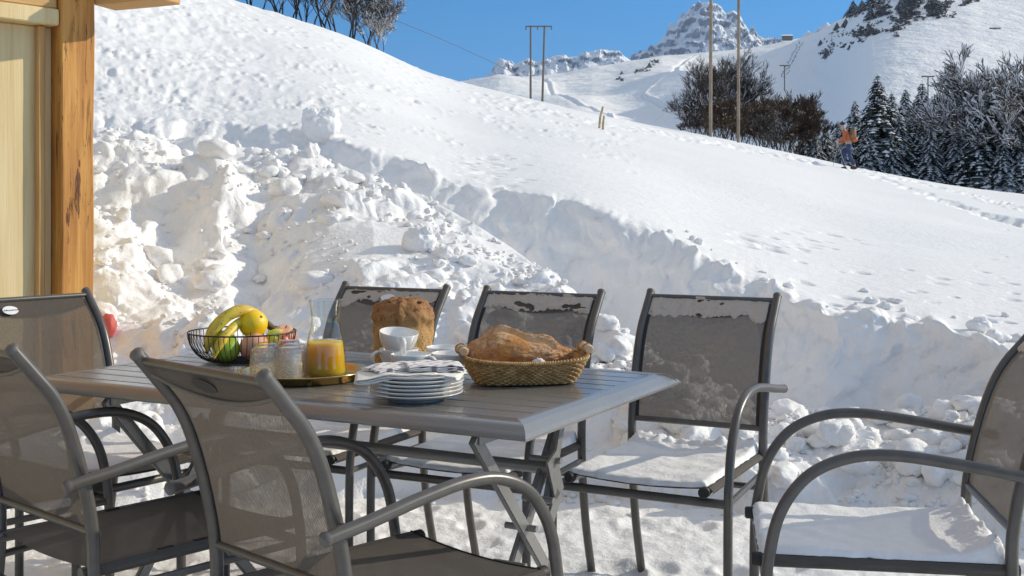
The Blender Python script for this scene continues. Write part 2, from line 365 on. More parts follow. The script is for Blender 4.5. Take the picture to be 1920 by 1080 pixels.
def stamp(cx, cy, r, fn, layer=False):
    """apply fn(dist/r) to the heights within 2.2 r of the world point"""
    d0, d1 = cy - 2.2 * r, cy + 2.2 * r
    a, b = np.searchsorted(rows, [max(d0, rows[0]), d1]); pxc = 960 + cx / cy * F; w = 2.2 * r / max(cy - 2 * r, .5) * F * 1.2 + 2
    c, e = np.searchsorted(cols, [pxc - w, pxc + w])
    if b <= a or e <= c: return
    q = np.hypot(X0[a:b, c:e] - cx, Y0[a:b, c:e] - cy) / r; 
    if layer: LUMP[a:b, c:e] = np.maximum(LUMP[a:b, c:e], fn(q))
    else: Z[a:b, c:e] += fn(q)
rr = random.Random(77)
for (px, py, r, dp, rim) in DP:
    d = locate(px, py)
    if d is None or d > 70: continue
    if r < 0 and float(pn(px * .011, py * .035, 71)) + float(pn(px * .03, py * .09, 72)) * .5 < -.12 + .1 * rr.random(): continue
    if r < 0: r = -r * d; dp = -dp * d
    st = rr.uniform(.7, 1.0)
    stamp((px - 960) / F * d, d, r, lambda q: -dp * np.exp(-q ** 4 * 1.3) + (.45 * dp * np.exp(-((q - 1.25) / .35) ** 2) if rim else 0))
# prints trodden in the terrace
for k in range(130):
    x = rr.uniform(-1.9, 2.0); y = rr.uniform(2.9, 4.7); r = rr.uniform(.035, .09); dp = rr.uniform(.006, .02)
    stamp(x, y, r, lambda q: -dp * np.exp(-q ** 4) + .5 * dp * np.exp(-((q - 1.2) / .4) ** 2))
# rounded clods pushed up out of the heap
CL = []
for k in range(2300):
    px = rr.uniform(-300, 2250); j = int(np.argmin(np.abs(cols - px)))
    f_, m_ = np.interp(px, KX, Fd), np.interp(px, KX, Md)
    d = f_ + (m_ - f_ + (.15 if px < 560 or px > 1300 else -.12)) * rr.random() ** .8; x = (px - 960) / F * d; i = int(np.searchsorted(rows, d)); z = Z[i, j]
    py = HOR + (H - z) * F / d
    sm = math.exp(-(((px - 720) / 150) ** 4 + ((py - 455) / 45) ** 4)); sm = max(sm, math.exp(-(((px - 940) / 110) ** 4 + ((py - 470) / 35) ** 4)))
    if rr.random() < sm * .97: continue
    if px > 640 and px < 1160 and rr.random() < .55: continue
    big = rr.random() ** 4; s = .012 + .095 * big * (1.35 if px < 560 else 1.0)
    CL.append((x, d, s))
CL2 = CL[::2]
for (x, d, s) in CL[1::2]:
    s *= 1.5; hh = s * rr.uniform(.2, .6)
    stamp(x, d, s, lambda q: hh * np.sqrt(np.clip(1 - np.clip(q, 0, 1) ** 2.2, 0, 1)), True)
# crumbled edge of the trench top
for k in range(230):
    px = rr.uniform(150, 2200)
    if 560 < px < 1400 and rr.random() < .6: continue
    if 1: d = np.interp(px, KX, Wd) + rr.gauss(.02, .10); s = rr.uniform(.02, .05) * (1.5 if px > 1380 else 1); x = (px - 960) / F * d; hh = s * rr.uniform(.2, .5)
    stamp(x, d, s, lambda q: hh * np.sqrt(np.clip(1 - np.clip(q, 0, 1) ** 2, 0, 1)), True)
Z += LUMP
# sideways noise so that steep faces crumble and overhang
rough = np.clip(heap * (1 - smoothz) + wall * .8, 0, 1)
X1 = X0 + rough * (.035 * fbm(X0 * 5, Z * 5 + Y0 * 3, 3, 61)); Y1 = Y0 + rough * (.04 * fbm(X0 * 5 + 40, Z * 6 + Y0 * 2, 3, 65))
w2 = sstep(-.25, .05, D - dB) * (1 - sstep(-.05, .12, D - dW))
Y1 = Y1 + w2 * (.12 * fbm(X0 * 1.5, Z * 2.2, 4, 81) + .018 * fbm(X0 * 6, Z * 6, 3, 85)); X1 = X1 + w2 * .06 * fbm(X0 * 1.8, Z * 3.0, 4, 83)
V = np.stack([X1, Y1, Z], -1).reshape(-1, 3)
snow_ground = npmesh('snow_ground', V, gridfaces(len(rows), len(cols)), M['snow']); tag(snow_ground, kind='structure')
def ground_z(x, y):
    px = 960 + x / y * F; j = int(np.argmin(np.abs(cols - px))); i = int(np.clip(np.searchsorted(rows, y), 1, len(rows) - 1)); f = (y - rows[i - 1]) / (rows[i] - rows[i - 1])
    return float(Z[i - 1, j] * (1 - f) + Z[i, j] * f)
def surf(px, py):
    d = locate(px, py); x = (px - 960) / F * d; return Vector((x, d, ground_z(x, d)))
# wide base under and behind everything
mb = MB(); mb.add([(-9000, -2000, -.25), (9000, -2000, -.25), (9000, 1.3, -.25), (-9000, 1.3, -.25)], [(0, 1, 2, 3)], False)
mb.add([(-2.2, -6, -.012), (2.2, -6, -.012), (2.2, 1.3, -.012), (-2.2, 1.3, -.012)], [(0, 1, 2, 3)], False)
tag(mb.build('snow_plain', M['snow']), kind='structure')
mb = MB(); mb.add([(-15000, 60, -60), (15000, 60, -60), (15000, 15000, -60), (-15000, 15000, -60)], [(0, 1, 2, 3)], False)
tag(mb.build('valley_floor', M['snow_far']), kind='structure')

# loose clods lying on the heap: real rounded pieces
def clods(items, sub, seed):
    bm = bmesh.new(); bmesh.ops.create_icosphere(bm, subdivisions=sub, radius=1.0); bm.verts.ensure_lookup_table()
    B = np.array([v.co[:] for v in bm.verts]); T = np.array([[v.index for v in f.verts] for f in bm.faces]); bm.free()
    rs = np.random.RandomState(seed); VV = []; FF = []; n = 0
    for (x, d, s, gz) in items:
        o = rs.rand(3) * 50
        k = 1 + .30 * pn(B[:, 0] * 1.3 + o[0], B[:, 1] * 1.3 + B[:, 2] * 1.1 + o[1]) + .16 * pn(B[:, 0] * 3 + o[1] + B[:, 2] * 2, B[:, 1] * 3 + o[2]) + .05 * pn(B[:, 0] * 8 + B[:, 2] * 6 + o[1], B[:, 1] * 8 + o[2])
        k = k - .22 * np.abs(pn(B[:, 0] * 2.1 + o[2] + B[:, 2], B[:, 1] * 2.1 - B[:, 2] * 1.3 + o[0])) - .06 * np.abs(pn(B[:, 0] * 5 + o[2] + B[:, 2] * 3, B[:, 1] * 5 + o[0]))
        sc = np.array([rs.uniform(.75, 1.45), rs.uniform(.7, 1.15), rs.uniform(.45, .95)]) * s
        a = rs.rand() * 6.28; c_, s_ = math.cos(a), math.sin(a); P = B * k[:, None] * sc
        P = np.stack([P[:, 0] * c_ - P[:, 1] * s_, P[:, 0] * s_ + P[:, 1] * c_, P[:, 2]], -1) + np.array([x, d, gz + s * .32])
        VV.append(P); FF.append(T + n); n += len(B)
    return np.concatenate(VV), np.concatenate(FF)
items = [(x, d, s * .8, ground_z(x, d)) for (x, d, s) in CL2]
for k in range(150):                                   # small stray pieces on smooth snow and field edge
    px = rr.uniform(480, 1200); d = np.interp(px, KX, Md) - rr.uniform(0, 1.2); x = (px - 960) / F * d; items.append((x, d, rr.uniform(.012, .03), ground_z(x, d)))
for k in range(34):
    px = rr.uniform(1250, 2150); d = np.interp(px, KX, Wd) + abs(rr.gauss(0, .5)) + .1; x = (px - 960) / F * d; items.append((x, d, rr.uniform(.01, .04), ground_z(x, d)))
crumbs = []
for k in range(5200):
    px = rr.uniform(-250, 2200); f_, m_ = np.interp(px, KX, Fd), np.interp(px, KX, Md); d = f_ - .12 + (m_ - f_ + .3) * rr.random(); x = (px - 960) / F * d
    if float(pn(x * 2.2, d * 2.2, 91)) < -.05: continue
    crumbs.append((x, d, rr.uniform(.005, .02), ground_z(x, d)))
Vc, Fc = clods(items, 3, 5); Vd, Fd_ = clods(crumbs, 1, 6); Vc, Fc = np.concatenate([Vc, Vd]), np.concatenate([Fc, Fd_ + len(Vc)]); o = npmesh('snow_clods', Vc, Fc, M['snow'])
tag(o, 'loose rounded clods of ploughed snow heaped behind the chairs', 'snow', kind='stuff')
# single big lumps that stand out
def lump(px, py, r, label, seed, parts=1, flat=.9):
    p = surf(px, py); rr2 = random.Random(seed); mb = MB(); o0 = rr2.uniform(0, 90)
    spots = [((0, 0, 0), r)] + [((rr2.uniform(-.6, .6) * r, rr2.uniform(-.5, .3) * r, rr2.uniform(.3, .8) * r), r * rr2.uniform(.35, .6)) for _ in range(parts - 1)]
    for (c, q) in spots:
        mb.blob((c[0], c[1], c[2] + r * .55), (q * 1.1, q, q * flat), 5, lambda v: 1 + .12 * mnoise.noise(v * 1.3 + Vector((o0, 0, c[0] * 9))) + .10 * mnoise.noise(v * 3.1 + Vector((o0, 3, 0))) + .03 * mnoise.noise(v * 8))
    ob = mb.build('snow_boulder', M['snow']); ob.location = p; return tag(ob, label, 'snow lump', None)
lump(602, 256, .155, 'biggest white snow boulder perched on the trench edge behind the mound', 3, 8, .9)
lump(785, 468, .085, 'round snow lump on the smooth patch of the mound', 8, 2)
lump(835, 482, .04, 'small snow lump just right of the round one on the smooth patch', 12, 1)
lump(1835, 622, .055, 'pair of low snow lumps on the flat snow right of the cut block', 16, 3, .6)

# ------------------------------------------------------------------ far hills and mountains
PATCH = {}
def patch(name, sil, d_top, d_bot, py_bot, mat, amp, nfreq, kind='fbm', nx=260, ny=110, seed=0, back=.35, edge=None, bulge=0.0, relief=None, zrel=None):
    sx = np.array([s[0] for s in sil], float); sy = np.array([s[1] for s in sil], float)
    px = np.linspace(sx[0], sx[-1], nx); tt = np.concatenate([np.linspace(0, 1, ny), 1 + np.linspace(.05, 1, 12) * back])
    P, T = np.meshgrid(px, tt); top = np.interp(P, sx, sy)
    dt = np.interp(P, [sx[0], sx[-1]], d_top) if isinstance(d_top, tuple) else d_top; db = np.interp(P, [sx[0], sx[-1]], d_bot) if isinstance(d_bot, tuple) else d_bot
    Dd = db + (dt - db) * T; zb = H - (py_bot - HOR) / F * db; zt = H - (top - HOR) / F * dt
    if relief is not None: Dd = Dd + relief(P, T)
    Tc = np.clip(T, 0, 1); Zz = zb + (zt - zb) * (Tc + bulge * np.sin(PI * Tc)); Zz = np.where(T > 1, zt - (T - 1) * (dt - db) * .7, Zz)
    X = (P - 960) / F * Dd; s = nfreq; fade = np.sin(PI * np.clip(T, 0, 1) * .5 + .0) * (1 - .75 * sstep(.93, 1.0, T))
    if kind == 'fbm': n = fbm(X * s, Dd * s, 5, seed)
    else: wx = 70 * pn(X * s * .6, Zz * s * .9, seed + 31); n = .6 * (ridged((X + wx) * s, Dd * s * .6 + (Zz + wx) * s * .7, 6, seed) - .8) + .55 * fbm((X - wx) * s * 2.3, Zz * s * 1.7 + Dd * s, 5, seed + 7)
    Zz = Zz + amp * n * fade
    if zrel is not None: Zz = Zz + zrel(P, Tc)
    if kind != 'fbm': Dd = Dd - amp * .9 * (.5 * ridged((X + wx) * s * 1.3 + 9, Zz * s * 2.2, 5, seed + 4) - .4 + .7 * fbm((X + wx) * s * 3.1, Zz * s * 3.2, 5, seed + 12)) * fade
    o = npmesh(name, np.stack([X, Dd, Zz], -1).reshape(-1, 3), gridfaces(len(tt), nx), mat); tag(o, kind='structure'); PATCH[name] = (px, HOR + (H - Zz) * F / Dd, X, Dd, Zz); return o
def on_patch(name, qx, qy):
    px, py, X, Dd, Zz = PATCH[name]; j = int(np.argmin(np.abs(px - qx))); c = py[:, j]; k = np.where(c <= qy)[0]
    if not len(k): return None
    i = k[0]; return Vector((X[i, j], Dd[i, j], Zz[i, j]))
def rock_mat(name, scale, lo, hi, snowc=(.84, .85, .88), rock=((.10, .11, .14), (.22, .21, .22))):
    t = NT(name); geo = t.n('NewGeometry'); sp = t.n('SeparateXYZ'); t.l(geo.outputs['Normal'], sp.inputs[0])
    v = t.coord('Object', (scale,) * 3); n = t.noise(v, 1, 7, .65)
    k = t.mathn('ADD', sp.outputs[2], t.mathn('MULTIPLY', t.mathn('SUBTRACT', n, v=.5), v=1.1))
    m = t.ramp(k, [(lo, (0, 0, 0)), (hi, (1, 1, 1))]); rc = t.ramp(t.noise(t.coord('Object', (scale * 2.5, scale * 2.5, scale * 6)), 1, 6, .6), [(.35, rock[0]), (.65, rock[1])])
    t.l(t.mix(m, rc, snowc), t.p.inputs['Base Color']); t.set(Roughness=.75); t.bump(n, .8, .5 / scale); M[name] = t.m
rock_mat('rock_snow', .022, .16, .42, rock=((.16, .19, .26), (.32, .34, .41))); rock_mat('rock_snow_low', .018, .18, .42, rock=((.16, .19, .26), (.32, .34, .41)))  # distance haze put into the rock tones as a pale blue tint
t = NT('far_scrub'); v = t.coord('Object', (.012,) * 3); n = t.noise(v, 1, 6, .6)
t.l(t.mix(t.ramp(n, [(.60, (0, 0, 0)), (.70, (1, 1, 1))]), (.85, .86, .88), (.30, .31, .33)), t.p.inputs['Base Color']); t.set(Roughness=.75); t.bump(t.noise(v, 3, 5), .5, 6); M['far_scrub'] = t.m
peak = [(1150, 140), (1180, 110), (1195, 99), (1215, 88), (1240, 76), (1247, 68), (1253, 50), (1258, 42), (1266, 46), (1278, 32), (1290, 22), (1299, 10), (1312, 7), (1325, 5), (1340, 6), (1352, 14), (1362, 24), (1374, 19), (1386, 30), (1396, 46), (1406, 55), (1418, 60), (1430, 70), (1446, 72), (1462, 76), (1500, 84), (1560, 100)]
patch('rocky_peak', peak, 6000, 5200, 190, M['rock_snow'], 55, .0070, 'ridge', 420, 150, 3, .15)
rng = [(880, 150), (905, 148), (920, 136), (930, 118), (942, 111), (955, 114), (966, 122), (980, 112), (992, 108), (1004, 117), (1018, 113), (1036, 106), (1058, 103), (1066, 108), (1084, 106), (1100, 98), (1112, 93), (1125, 91), (1140, 94), (1158, 97), (1170, 104), (1186, 115), (1210, 130), (1260, 150)]
patch('mountain_range', rng, 4600, 4000, 200, M['rock_snow_low'], 28, .009, 'ridge', 420, 90, 9, .2)
spire = [(1490, 90), (1505, 66), (1515, 57), (1522, 62), (1535, 52), (1551, 42), (1560, 50), (1575, 62), (1600, 90)]
patch('distant_summit', spire, 5200, 4800, 150, M['rock_snow'], 30, .006, 'ridge', 90, 50, 15, .2)
mid = [(560, 175), (820, 165), (900, 150), (935, 144), (1000, 143), (1060, 137), (1110, 126), (1150, 120), (1190, 112), (1240, 103), (1330, 97), (1400, 91), (1450, 84), (1490, 75), (1530, 68), (1600, 60), (1700, 55), (1900, 40)]
def track(P, T, pts, w=3.0, dp=2.2):
    c = np.interp(T, [p[0] for p in pts], [p[1] for p in pts]); on = (T > pts[0][0]) & (T < pts[-1][0]); q = (P - c) / w
    return np.where(on, -dp * np.exp(-q * q) + dp * .7 * np.exp(-((q - 1.8) ** 2)), 0)
def mid_z(P, T): return track(P, T, [(.30, 1180), (.45, 1250), (.55, 1200), (.68, 1262), (.85, 1268), (.97, 1300)], 4) + track(P, T, [(.2, 1150), (.4, 1130), (.6, 1040), (.9, 1020)], 4, 1.6) + 7 * np.sin(P * .022 + T * 7) * np.sin(PI * T)
def mid_rel(P, T): return 60 * np.sin(T * 14 + P * .006) * T * (1 - T)
patch('middle_hill', mid, (1500, 2000), (330, 420), 430, M['snow_far'], 11, .0036, 'fbm', 700, 200, 22, .3, bulge=-.04, relief=mid_rel, zrel=mid_z)
right = [(1290, 176), (1340, 150), (1400, 112), (1450, 94), (1480, 84), (1500, 74), (1530, 66), (1560, 50), (1580, 38), (1600, 24), (1640, 4), (1680, -25), (1740, -60), (1820, -110), (1920, -160), (2200, -300), (2700, -500), (3400, -700)]
def right_z(P, T):
    c = 1655 - 70 * T; s_ = np.where(P < c, 60.0, 260.0); c2 = 1475 - 30 * T
    return 40 * np.exp(-((P - c) / s_) ** 2) * np.sin(PI * np.clip(T * 1.15, 0, 1)) ** 1.2 - 16 * np.exp(-((P - c2) / 60) ** 2) * np.sin(PI * T) + track(P, T, [(.38, 1690), (.5, 1640), (.6, 1605), (.7, 1600), (.8, 1640)], 3.5) + track(P, T, [(.35, 1560), (.5, 1535), (.62, 1520), (.72, 1560)], 4, 1.8) + track(P, T, [(.5, 1800), (.7, 1700), (.8, 1610)], 4, 1.5)
def right_rel(P, T): return 45 * np.exp(-((P - 1540 + 60 * T) / 60) ** 2) * np.sin(PI * T)
patch('ski_mountain', right, (1450, 1500), (380, 460), 430, M['snow_far'], 9, .003, 'fbm', 900, 220, 33, .3, relief=right_rel, zrel=right_z)
# ------------------------------------------------------------------ table
TP = Vector((.011, 2.439, 0)); TU = Vector((-math.cos(.489), math.sin(.489), 0)); TV = Vector((math.sin(.489), math.cos(.489), 0))
def T3(u, v, z=0.0): return Vector((u, v, z))          # table-local: x = u (towards the far left end), y = v (towards the far side)
TM = Matrix(((TU.x, TV.x, 0, 0), (TU.y, TV.y, 0, 0), (0, 0, 1, 0), (0, 0, 0, 1)))
# local frame is left handed (u,v,z): keep an Empty rotated so that its -x is u
table = empty('garden_table', TP, math.atan2(-TU.y, -TU.x)); tag(table, 'long dark metal slatted garden table laid with breakfast between the chairs', 'table')
def tl(u, v, z): return Vector((-u, v, z))             # to the empty's local frame
L_, Wd_ = 1.37, .775
mb = MB()
# slats: eleven gaps, twelve boards (the outer two are the rounded noses)
edges = [.074 * i for i in range(11)]
for i in range(10):
    v0, v1 = edges[i] + .003, edges[i + 1] - .003
    pr = [(v0, .718), (v0, .737), (v0 + .002, .74), (v1 - .002, .74), (v1, .737), (v1, .718)]
    vs = [tl(u, v, z) for u in (0.0, L_) for (v, z) in pr]; n = 6
    mb.add(vs, [(j, (j + 1) % n, n + (j + 1) % n, n + j) for j in range(n)] + [tuple(range(n))[::-1], tuple(range(n, 2 * n))], False)
o = mb.build('slats', M['table'], table)
mb = MB()
def nose(side):
    v0 = edges[0] - .003 if side < 0 else edges[-1] + .003
    pr = [(v0 + side * (.036 + .030 * math.sin(PI / 2 * k / 10)), .711 + .029 * math.cos(PI / 2 * k / 10)) for k in range(11)] + [(v0 + side * .062, .708)]
    pr = [(v0, .715), (v0, .737), (v0 + side * .002, .74)] + pr
    return pr
def mitre(v): return 0.0
for side in (-1, 1):
    pr = nose(side); n = len(pr)
    vs = []
    for end in (0, 1):
        for (v, z) in pr:
            out = max(0, abs(v - (edges[0] if side < 0 else edges[-1]))); u = (-.0 - out * .80) if end == 0 else L_ + out * .80
            vs.append(tl(u, v, z))
    mb.add(vs, [(j, (j + 1) % n, n + (j + 1) % n, n + j) for j in range(n)], True); mb.add(vs[:n], [tuple(range(n))], False); mb.add(vs[n:], [tuple(range(n))], False)
mb.build('edge_rail', M['table'], table)
# sloping end boards
for sgn, u0 in ((-1, 0.0), (1, L_)):
    mb = MB(); a, b = -.003, .743; prof = [(0.0, .7405), (.012, .7400), (.030, .7345), (.052, .722), (.060, .714), (.058, .708), (.0, .712)]
    n = len(prof); vs = []
    for end in (0, 1):
        for (du, z) in prof:
            v = (a - du * 1.15 if end == 0 else b + du * 1.5); vs.append(tl(u0 + sgn * (.0015 + du * .92), v, z))
    mb.add(vs, [(j, (j + 1) % n, n + (j + 1) % n, n + j) for j in range(n)], False); mb.add(vs[:n], [tuple(range(n))], False); mb.add(vs[n:], [tuple(range(n))], False)
    mb.build('end_board', M['table'], table)
def bar(mb, p, q, w=.035, t=.014, side=Vector((1, 0, 0))):
    p = Vector(p); q = Vector(q); d = (q - p).normalized(); s = side.normalized(); nrm = d.cross(s).normalized()
    m = Matrix((s * 1, nrm * 1, d * 1)).transposed().to_4x4(); mb.box((p + q) / 2, (t, w, (q - p).length), m, .003)
for u0, s2 in ((.085, 1), (1.15, -1)):
    mb = MB(); bar(mb, tl(u0, -.035, .70), tl(u0, .645, -.03)); mb.build('leg', M['table'], table)
    mb = MB(); bar(mb, tl(u0 + .02 * s2, .44, .70), tl(u0 + .02 * s2, -.14, -.03)); bar(mb, tl(u0 - .0 * s2, .40, .70), tl(u0, .31, .48), .03); mb.build('leg', M['table'], table)
    mb = MB(); bar(mb, tl(u0 - .015 * s2, .30, .60), tl(u0 - .015 * s2, .345, .50), .055, .006); bar(mb, tl(u0 - .015 * s2, .345, .51), tl(u0 - .015 * s2, .28, .43), .04, .006); mb.build('hinge_plate', M['table'], table)
    for (v, z) in ((.20, .455), (.285, .50), (.325, .585), (.145, .385)):
        mb = MB(); mb.tube([tl(u0 - .03 * s2, v, z), tl(u0 + .05 * s2, v, z)], .008, 10); mb.build('bolt', M['table'], table)
    mb = MB(); bar(mb, tl(u0, -.03, .695), tl(u0, .77, .695), .03, .02); mb.build('cross_beam', M['table'], table)
mb = MB(); mb.tube([tl(.085, .325, .565), tl(1.15, .325, .565)], .014, 14); mb.build('stretcher', M['table'], table)
mb = MB(); mb.tube([tl(.10, .44, .68), tl(1.14, .44, .68)], .012, 12); mb.build('stretcher', M['table'], table)

# ------------------------------------------------------------------ sling chair (local: x right of the sitter, y forward, z up)
POST = [(-.17, .90), (-.128, .850), (-.088, .80), (-.058, .74), (-.030, .65), (-.008, .55), (0, .46), (-.006, .34), (-.035, .17), (-.095, -.03)]
def post_y(z):
    for (y0, z0), (y1, z1) in zip(POST, POST[1:]):
        if z1 <= z <= z0: return y1 + (y0 - y1) * (z - z1) / (z0 - z1)
    return POST[0][0]
HW = .2125
SP = smooth_path([(0, y, z) for y, z in POST], 6)
def sling_y(z):
    best = min(range(len(SP) - 1), key=lambda i: abs((SP[i].z + SP[i + 1].z) / 2 - z)); a, b = SP[best], SP[best + 1]
    return a.y + (b.y - a.y) * (z - a.z) / (b.z - a.z) if abs(b.z - a.z) > 1e-6 else a.y
def uvmesh(o, fn):
    me = o.data; uv = me.uv_layers.new(name='UVMap')
    for lp in me.loops: uv.data[lp.index].uv = fn(me.vertices[lp.vertex_index].co)
ARM = [(-.075, .625), (.02, .638), (.13, .656), (.24, .668), (.33, .660), (.41, .622), (.465, .55), (.49, .46), (.50, .34), (.50, -.03)]
ARMP = smooth_path([(0, y, z) for y, z in ARM], 7)
def make_chair():
    root = empty('garden_chair')
    for s in (-1, 1):
        mb = MB(); mb.tube([(s * HW, p.y, p.z) for p in SP], .0135, 14); mb.build('back_post', M['tube'], root)
        mb = MB(); p0 = Vector((s * HW, SP[0].y, SP[0].z)); dr = (SP[0] - SP[1]).normalized()
        mb.tube([p0 - dr * .001, p0 + dr * .006, p0 + dr * .0095, p0 + dr * .012], [.0143, .0143, .011, .004], 14); mb.build('end_cap', M['cap_plastic'], root)
        mb = MB(); mb.tube([(s * (HW + .043), p.y, p.z) for p in ARMP], .0125, 14); arm = mb.build('armrest', M['tube'], root)
        mb = MB(); mb.tube([(s * (HW + .043), ARM[0][0] - .012, ARM[0][1] - .002), (s * (HW + .043), ARM[0][0] - .008, ARM[0][1] - .001), (s * (HW + .043), ARM[0][0] + .001, ARM[0][1])], [.008, .0132, .0132], 14); mb.build('arm_cap', M['cap_plastic'], arm)
        mb = MB(); mb.tube([(s * (HW - .005), post_y(.632), .632), (s * (HW + .043), post_y(.632), .634)], .006, 8); mb.build('bolt', M['tube'], root)
        mb = MB(); mb.tube([(s * .195, -.02, .425), (s * .195, .505, .425)], .0125, 12); mb.tube([(s * .195, .0, .425), (s * (HW + .0), 0, .425)], .008, 8); mb.build('seat_rail', M['tube'], root)
        mb = MB(); mb.tube([(s * .195, .503, .425), (s * .195, .522, .425), (s * .195, .526, .425)], [.0150, .0150, .012], 14)
        mb.build('rail_cap', M['strip_dark'], root)
        for yy in (.16, .25): mb = MB(); mb.tube([(s * .195, yy, .425), (s * .195, yy + .035, .425)], .0145, 12); mb.build('rail_sleeve', M['strip_dark'], root)
        mb = MB()   # side gap strip between post and sling
        mb.grid(lambda a, b: Vector((s * (HW - .006 - .017 * b), sling_y(.878 - .368 * a) + .002, .878 - .368 * a)), 40, 1); mb.build('edge_strip', M['strip_dark'], root)
        mb = MB(); mb.tube([(s * (HW + .043), .50, .395), (s * (HW + .001), -.0, .38)], .009, 10); mb.build('side_stretcher', M['tube'], root)
    mb = MB(); mb.tube([(-HW - .043, .498, .395), (HW + .043, .498, .395)], .0125, 12, flat=.8); mb.build('front_stretcher', M['tube'], root)
    mb = MB(); mb.tube([(-HW, -.006, .33), (HW, -.006, .33)], .010, 10); mb.build('rear_stretcher', M['tube'], root)
    # back sling with its folded top pocket
    top, bot = .886, .515
    def bk(a, b):
        z = top + (bot - top) * a; x = -(HW - .021) + 2 * (HW - .021) * b; q = 1 - (2 * b - 1) ** 2
        return Vector((x, sling_y(z) - .012 * q * math.sin(PI * min(1, a * 1.1)) * 1.2 + .0, z))
    mb = MB(); mb.grid(bk, 40, 14); o = mb.build('back_sling', M['fabric'], root); uvmesh(o, lambda c: (c.x, c.z)); sl = o
    mb = MB(); mb.tube([(-HW, sling_y(.888), .888), (HW, sling_y(.888), .888)], .0085, 10); mb.build('top_rail', M['tube'], root)
    mb = MB(); mb.tube([(-HW, sling_y(.51), .51), (HW, sling_y(.51), .51)], .009, 10); mb.build('bottom_rail', M['tube'], root)
    def pk(b): z = .862 - .030 * (1 - (2 * b - 1) ** 2); x = -(HW - .012) + 2 * (HW - .012) * b; return Vector((x, sling_y(z) - .008 * (1 - (2 * b - 1) ** 2), z))
    mb = MB(); mb.tube([pk(i / 24) + Vector((0, -.006, 0)) for i in range(25)], .0055, 8); mb.build('pocket_seam', M['cap_plastic'], root)
    def pkt(a, b):
        lo = pk(b); z = .884 + (lo.z - .884) * a; return Vector((lo.x * .985, sling_y(z) - .009 - .006 * math.sin(PI * a), z))
    mb = MB(); mb.grid(pkt, 6, 20); o = mb.build('top_pocket', M['fabric'], root); uvmesh(o, lambda c: (c.x, c.z))
    # seat sling
    def st(a, b):
        y = -.005 + .505 * a; x = -.205 + .41 * b; q = 1 - (2 * b - 1) ** 2
        return Vector((x, y, .4375 - .012 * q - (.0 if a > .02 else .0)))
    mb = MB(); mb.grid(st, 24, 14); mb.grid(lambda a, b: Vector((-.205 - .012 * math.sin(PI * a) , .005 + .50 * b, .4375 - .025 * a)), 5, 12); mb.grid(lambda a, b: Vector((.205 + .012 * math.sin(PI * a), .005 + .50 * b, .4375 - .025 * a)), 5, 12)
    o = mb.build('seat_sling', M['seat_fabric'], root); uvmesh(o, lambda c: (c.x, c.y)); st_o = o
    mb = MB(); mb.tube([st(1, i / 14) + Vector((0, .001, -.001)) for i in range(15)], .0035, 6); mb.build('hem', M['strip_dark'], root)
    return root
C0 = make_chair()
def face(fx, fy): return math.atan2(-fx, fy)
chairs = {}
specs = [
    ('near', (-.437, 2.19), face(.70, .71), 'nearest dark chair, its back turned to us in front of the table centre'),
    ('near_left', (-1.02, 2.56), face(.669, .743), 'dark sling chair cut by the left edge, back to us, left of the nearest chair'),
    ('near_far_left', (-1.60, 2.935), face(.66, .75), 'chair mostly beyond the left edge, only its curved arm and front leg showing'),
    ('label', (-1.43, 3.69), face(.80, -.60), 'chair at the far left table end with a white oval badge on its back'),
    ('far_a', (-.495, 4.06), face(-.44, -.90), 'far-side chair directly behind the tall round loaf and carafe, thin frost on its back'),
    ('far_b', (.03, 3.82), face(-.44, -.90), 'far-side chair behind the bread basket, snow crust along its back'),
    ('far_c', (.572, 3.655), face(-.46, -.89), 'far-side chair right of the table corner, snow on its seat and upper back'),
    ('end', (1.065, 2.63), face(-.987, .16), 'chair at the right edge seen from the side with a snow covered seat'),
]
for i, (k, (x, y), rz, lab) in enumerate(specs):
    c = C0 if i == 0 else copy_tree(C0)
    c.location = (x, y, 0); c.rotation_euler = (0, 0, rz); tag(c, lab, 'chair', 'dark metal sling chairs round the garden table'); chairs[k] = c
def clocal(k, p):
    c = chairs[k]; return Matrix.Translation(c.location) @ Matrix.Rotation(c.rotation_euler.z, 4, 'Z') @ Vector(p)
# badges
def oval(mb, x, z, rx, rz_, off, side=1):
    n = 28; vs = [Vector((x, sling_y(z) + side * off, z))] + [Vector((x + rx * math.cos(2 * PI * i / n), sling_y(z + rz_ * math.sin(2 * PI * i / n)) + side * off, z + rz_ * math.sin(2 * PI * i / n))) for i in range(n)]
    vs2 = [v + Vector((0, -side * .003, 0)) for v in vs]
    mb.add(vs + vs2, [(0, i + 1, (i + 1) % n + 1) for i in range(n)] + [(i + 1, (i + 1) % n + 1, n + 1 + (i + 1) % n + 1, n + 1 + i + 1) for i in range(n)] + [(n + 1, n + 1 + (i + 1) % n + 1, n + 1 + i + 1) for i in range(n)], False)
simple('badge_white', (.78, .78, .76), .5); simple('badge_grey', (.045, .04, .036), .6); simple('ink', (.05, .05, .06), .6)
for k in ('near', 'near_left'):
    mb = MB(); oval(mb, .0, .862, .038, .0135, .0185, -1); tag(mb.build('badge', M['badge_grey'], chairs[k]), 'dark oval back of the badge on the pocket')
mb = MB(); oval(mb, .085, .858, .026, .0125, .012, 1); bd = mb.build('badge', M['badge_white'], chairs['label'])
cu = bpy.data.curves.new('badge_text', 'FONT'); cu.body = 'Hespéride'; cu.size = .0125; cu.align_x = 'CENTER'; cu.align_y = 'CENTER'; cu.extrude = .0004; cu.shear = .3
to = bpy.data.objects.new('tmp', cu); COL.objects.link(to); dg = bpy.context.evaluated_depsgraph_get(); me = bpy.data.meshes.new_from_object(to.evaluated_get(dg)); bpy.data.objects.remove(to)
tx = bpy.data.objects.new('lettering', me); COL.objects.link(tx); me.materials.clear(); me.materials.append(M['ink']); tx.parent = bd
